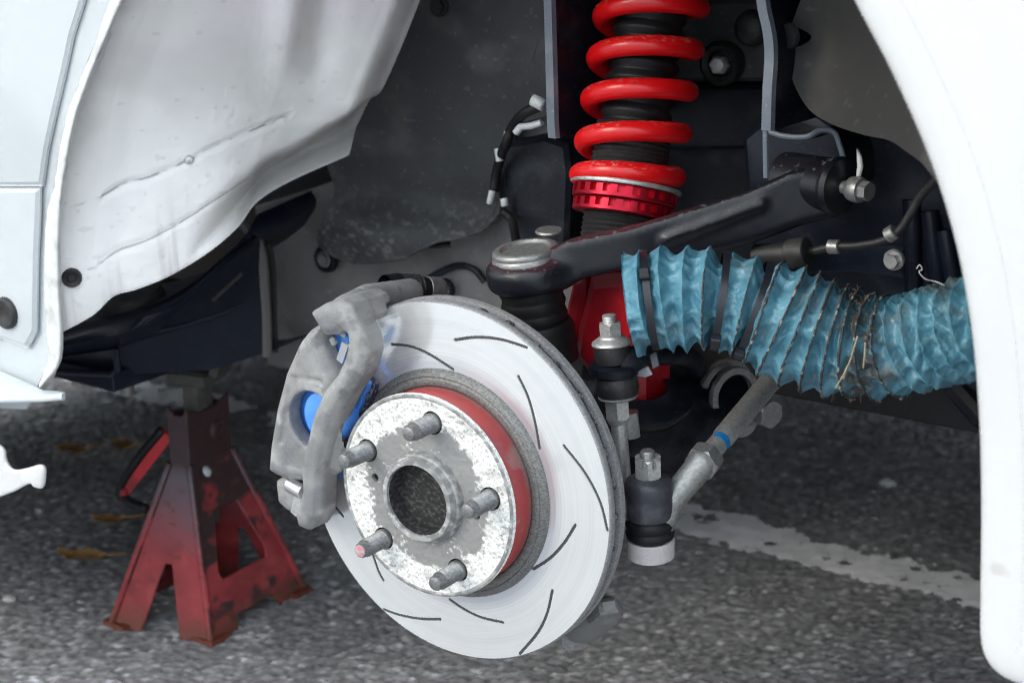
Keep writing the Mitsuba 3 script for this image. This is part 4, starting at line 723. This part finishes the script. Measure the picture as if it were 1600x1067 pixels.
def tie(x0, head, label):
    k = np.argmin(np.abs(pxs - x0)); s0 = sv[k]; ii = np.clip(((s0 / HL) * (NS - 1) + 0 * tht).round().astype(int), 0, NS - 1)
    q = np.maximum(np.linalg.norm(HP[ii, np.arange(NT)] - HC[ii], axis=1), .034) + .0012; sm = np.convolve(np.r_[q[-12:], q, q[:12]], np.ones(25) / 25, 'valid'); rows = []
    for o, dr_ in ((-.0026, 0), (-.0026, .0013), (.0026, .0013), (.0026, 0)): rows.append(HC[k] + ht[k] * o + (sm + dr_)[:, None] * (np.cos(tht)[:, None] * hu[k] + np.sin(tht)[:, None] * hw[k]))
    G_ = np.stack(rows, 1); G_ = np.concatenate([G_, G_[:1]], 0); m = grid_surf(G_); m.fix_normals()
    key = 'cable_tie'; n = 0
    while key in labels: n += 1; key = f'cable_tie_{n:03d}'
    put(key + '__band', m, 'mat_tie', 30); tag(key, label, 'cable tie', 'cable ties round the blue hose')
    d = norm(at(head[0], head[1], y=HC[k][1] - .04) - HC[k]); d = norm(d - ht[k] * (d @ ht[k])); rr = sm[np.argmin(np.linalg.norm(np.cos(tht)[:, None] * hu[k] + np.sin(tht)[:, None] * hw[k] - d, axis=1))]
    put(key + '__head', bar(HC[k] + d * (rr - .001), HC[k] + d * (rr + .0055), .0085, .0075, ht[k], .001), 'mat_tie')
    return k, d, rr
k, d, rr = tie(1016, (1012, 400), 'black cable tie round the blue hose, nearest its open end')
put('cable_tie__tail', bar(at(1021, 552, y=.045), at(1026, 574, y=.040), .006, .0016, (0, -1, 0), .0003), 'mat_tie')
tie(1124, (1116, 558), 'black cable tie sunk in the blue hose, second from its open end')
tie(1176, (1155, 600), 'black cable tie round the blue hose just left of its dirty frayed part')
# dry grass caught on the hose
gr = np.random.default_rng(12); ms = []
surf = HP[(pxs > 1318) & (pxs < 1385)]; vy = surf[..., 1] - HC[(pxs > 1318) & (pxs < 1385)][:, None, 1]; cand = surf[(vy < .004)]
for n in range(130):
    p = cand[gr.integers(len(cand))]; 
    w_ = np.exp(-((p - at(1348, 520, y=.08)) @ RIGHT / .010) ** 2) * (1 if p[2] > at(1348, 545, y=.08)[2] else .35)
    if gr.random() > w_: continue
    d = norm(A([gr.normal(0, .35), -.25 + gr.normal(0, .3), gr.choice([-1, 1]) * 1.0])); L_ = gr.uniform(.0015, .0045); c_ = p + A([0, -.0012, 0]) + gr.normal(0, .0010, 3)
    b_ = gr.normal(0, .0022, 3); ms.append(tube([c_ - d * L_, c_ - d * L_ * .2 + b_, c_ + d * L_ * .5 + b_ * 1.4, c_ + d * L_], [.0002, .0005, .0004, .0002], 4))
put('dry_grass', cat(*ms), 'mat_fluff', True); tag('dry_grass', 'clump of dry grass and fluff caught on the blue hose', 'dry grass', kind='stuff')
for n, (a, b) in enumerate((((1340, 525), (1318, 592)), ((1352, 535), (1349, 575)), ((1330, 560), (1306, 606)))):
    k = put('straw', tube([at(*a, y=.073), (at(*a, y=.072) + at(*b, y=.072)) / 2 + A([.001, -.002, 0]), at(*b, y=.076)], .00065, 6), 'mat_straw', True)
    tag(k, ['pale straw lying steeply across the dirty part of the blue hose', 'short pale straw standing upright on the dirty part of the blue hose', 'pale straw hanging from the underside of the blue hose'][n], 'straw', 'straws caught on the blue hose')
tag(put('loose_thread', tube(catmull(ppts([(1432, 420, .10), (1437, 414, .10), (1441, 421, .10), (1436, 425, .10), (1446, 436, .095), (1462, 440, .09), (1476, 446, .09)]), 5), .0005, 5), 'mat_zinc', True), 'thin pale thread curling off the top of the blue hose', 'thread')

# ------------------------------------------------------------------ jack stand
tag('jack_stand', 'worn red steel jack stand holding up the dark crossmember', 'jack stand')
F0, F1, F3 = at(330, 1008, z=0), at(172, 978, z=0), at(478, 922, z=0); F2 = F1 + F3 - F0; FC = (F0 + F1 + F2 + F3) / 4
e1, e2 = norm(F1 - F0), norm(F3 - F0); fl = [F0, F1, F2, F3]
TZ, CZ = .185, .247; hh = (.0125, .034)
tops = [FC + A([0, 0, TZ]) + e1 * hh[0] * np.sign((f - FC) @ e1) + e2 * hh[1] * np.sign((f - FC) @ e2) for f in fl]
for i in range(4):
    a, b, ta_, tb_ = fl[i], fl[(i + 1) % 4], tops[i], tops[(i + 1) % 4]; mid_b, mid_t = (a + b) / 2, (ta_ + tb_) / 2
    u = norm(b - a); v = norm(mid_t - mid_b); wv = np.cross(u, v); wv = wv if wv @ (mid_b - FC) > 0 else -wv; hb, htp, H_ = np.linalg.norm(b - a) / 2, hh[i % 2], np.linalg.norm(mid_t - mid_b)
    if i % 2 == 0: outl, holes = [(-hb, 0), (-hb + .040, 0), (-.004, .080), (.004, .080), (hb - .040, 0), (hb, 0), (htp, H_), (-htp, H_)], []
    else:
        outl = [(-hb, 0), (-hb + .045, 0), (-hb + .052, .016), (hb - .052, .016), (hb - .045, 0), (hb, 0), (htp, H_), (-htp, H_)]
        holes = [[(-hb + .045, .060), (hb - .045, .060), (hb - .042, .070), (.018, .135), (-.018, .135), (-hb + .042, .070)]]
    put('jack_stand__side', prism(outl, -.0035, 0, .0012, holes, to=lambda V: mid_b + V[:, :1] * u + V[:, 1:2] * v + V[:, 2:] * wv), 'mat_jack', 30)
    k = put('jack_stand__corner', tube([a + A([0, 0, .003]) + norm(FC - a) * .002, ta_], .0042, 10), 'mat_jack', True)
    put('jack_stand__foot', box(a - A([.016, .016, 0]) + norm(FC - a) * .014, a + A([.016, .016, .006]) + norm(FC - a) * .014, .002), 'mat_jack')
def cpt(s, t, z): return FC + e1 * s + e2 * t + A([0, 0, z])
for i in range(4):
    u, v = (e1, e2) if i % 2 == 0 else (e2, e1); sg = -1 if i in (0, 3) else 1; hc, ho = hh[i % 2], hh[1 - i % 2]
    outl = [(-hc, 0), (hc, 0), (hc, CZ - TZ + .008), (hc * .4, CZ - TZ - .002), (-hc * .4, CZ - TZ - .002), (-hc, CZ - TZ + .004)]
    put('jack_stand__column', prism(outl, 0, .004, .001, to=lambda V: FC + A([0, 0, TZ - .004]) + V[:, :1] * u + V[:, 1:2] * A([0, 0, 1]) + v * sg * (ho - V[:, 2:])), 'mat_jack', 30)
put('jack_stand__pivot', lathe([(0, .003), (.004, .003), (.0070, .0045), (.0115, .003), (.012, -.002)][::-1], cpt(-hh[0], .012, TZ + .028), -e1, 24), 'mat_jack', 45)
tag(put('jack_stand__paint_drip', lathe([(0, .0035), (.004, .003), (.0065, 0)][::-1], cpt(-hh[0] - .005, -.014, TZ - .012), norm(-e1 + A([0, 0, .5])), 16), 'mat_front_white', 50), 'white paint drip')
put('jack_stand__post', cat(bar(cpt(0, 0, .10), cpt(0, 0, .292), .030, .018, e1, .003)), 'mat_jack_steel')
cz = at(292, 585, y=float(FC[1]))[2]
put('jack_stand__saddle', cat(bar(cpt(0, 0, .270), cpt(0, 0, .288), .046, .046, e1, .004), bar(cpt(-.028, 0, .282), cpt(-.040, 0, .318), .030, .010, e1, .002), bar(cpt(.028, 0, .282), cpt(.040, 0, .318), .030, .010, e1, .002)), 'mat_jack_steel')
lv = ppts([(262, 676, .215), (225, 722, .20), (193, 766, .19), (200, 782, .188), (228, 794, .186)])
put('jack_stand__lever', cat(bar(lv[0], lv[2], .016, .007, (.6, .2, .8), .001), rod(lv[2] + A([0, 0, .004]), lv[2] - A([0, 0, .012]), .007)), 'mat_fork_red', 30)
put('jack_stand__lever_grip', tube(catmull(np.vstack([lv[0] + A([-.004, -.004, .004]), lv[1] + A([-.006, -.004, .003]), lv[2] + A([-.002, -.004, .002]), lv[3], lv[4]]), 5), .0052, 10), 'mat_boot', True)
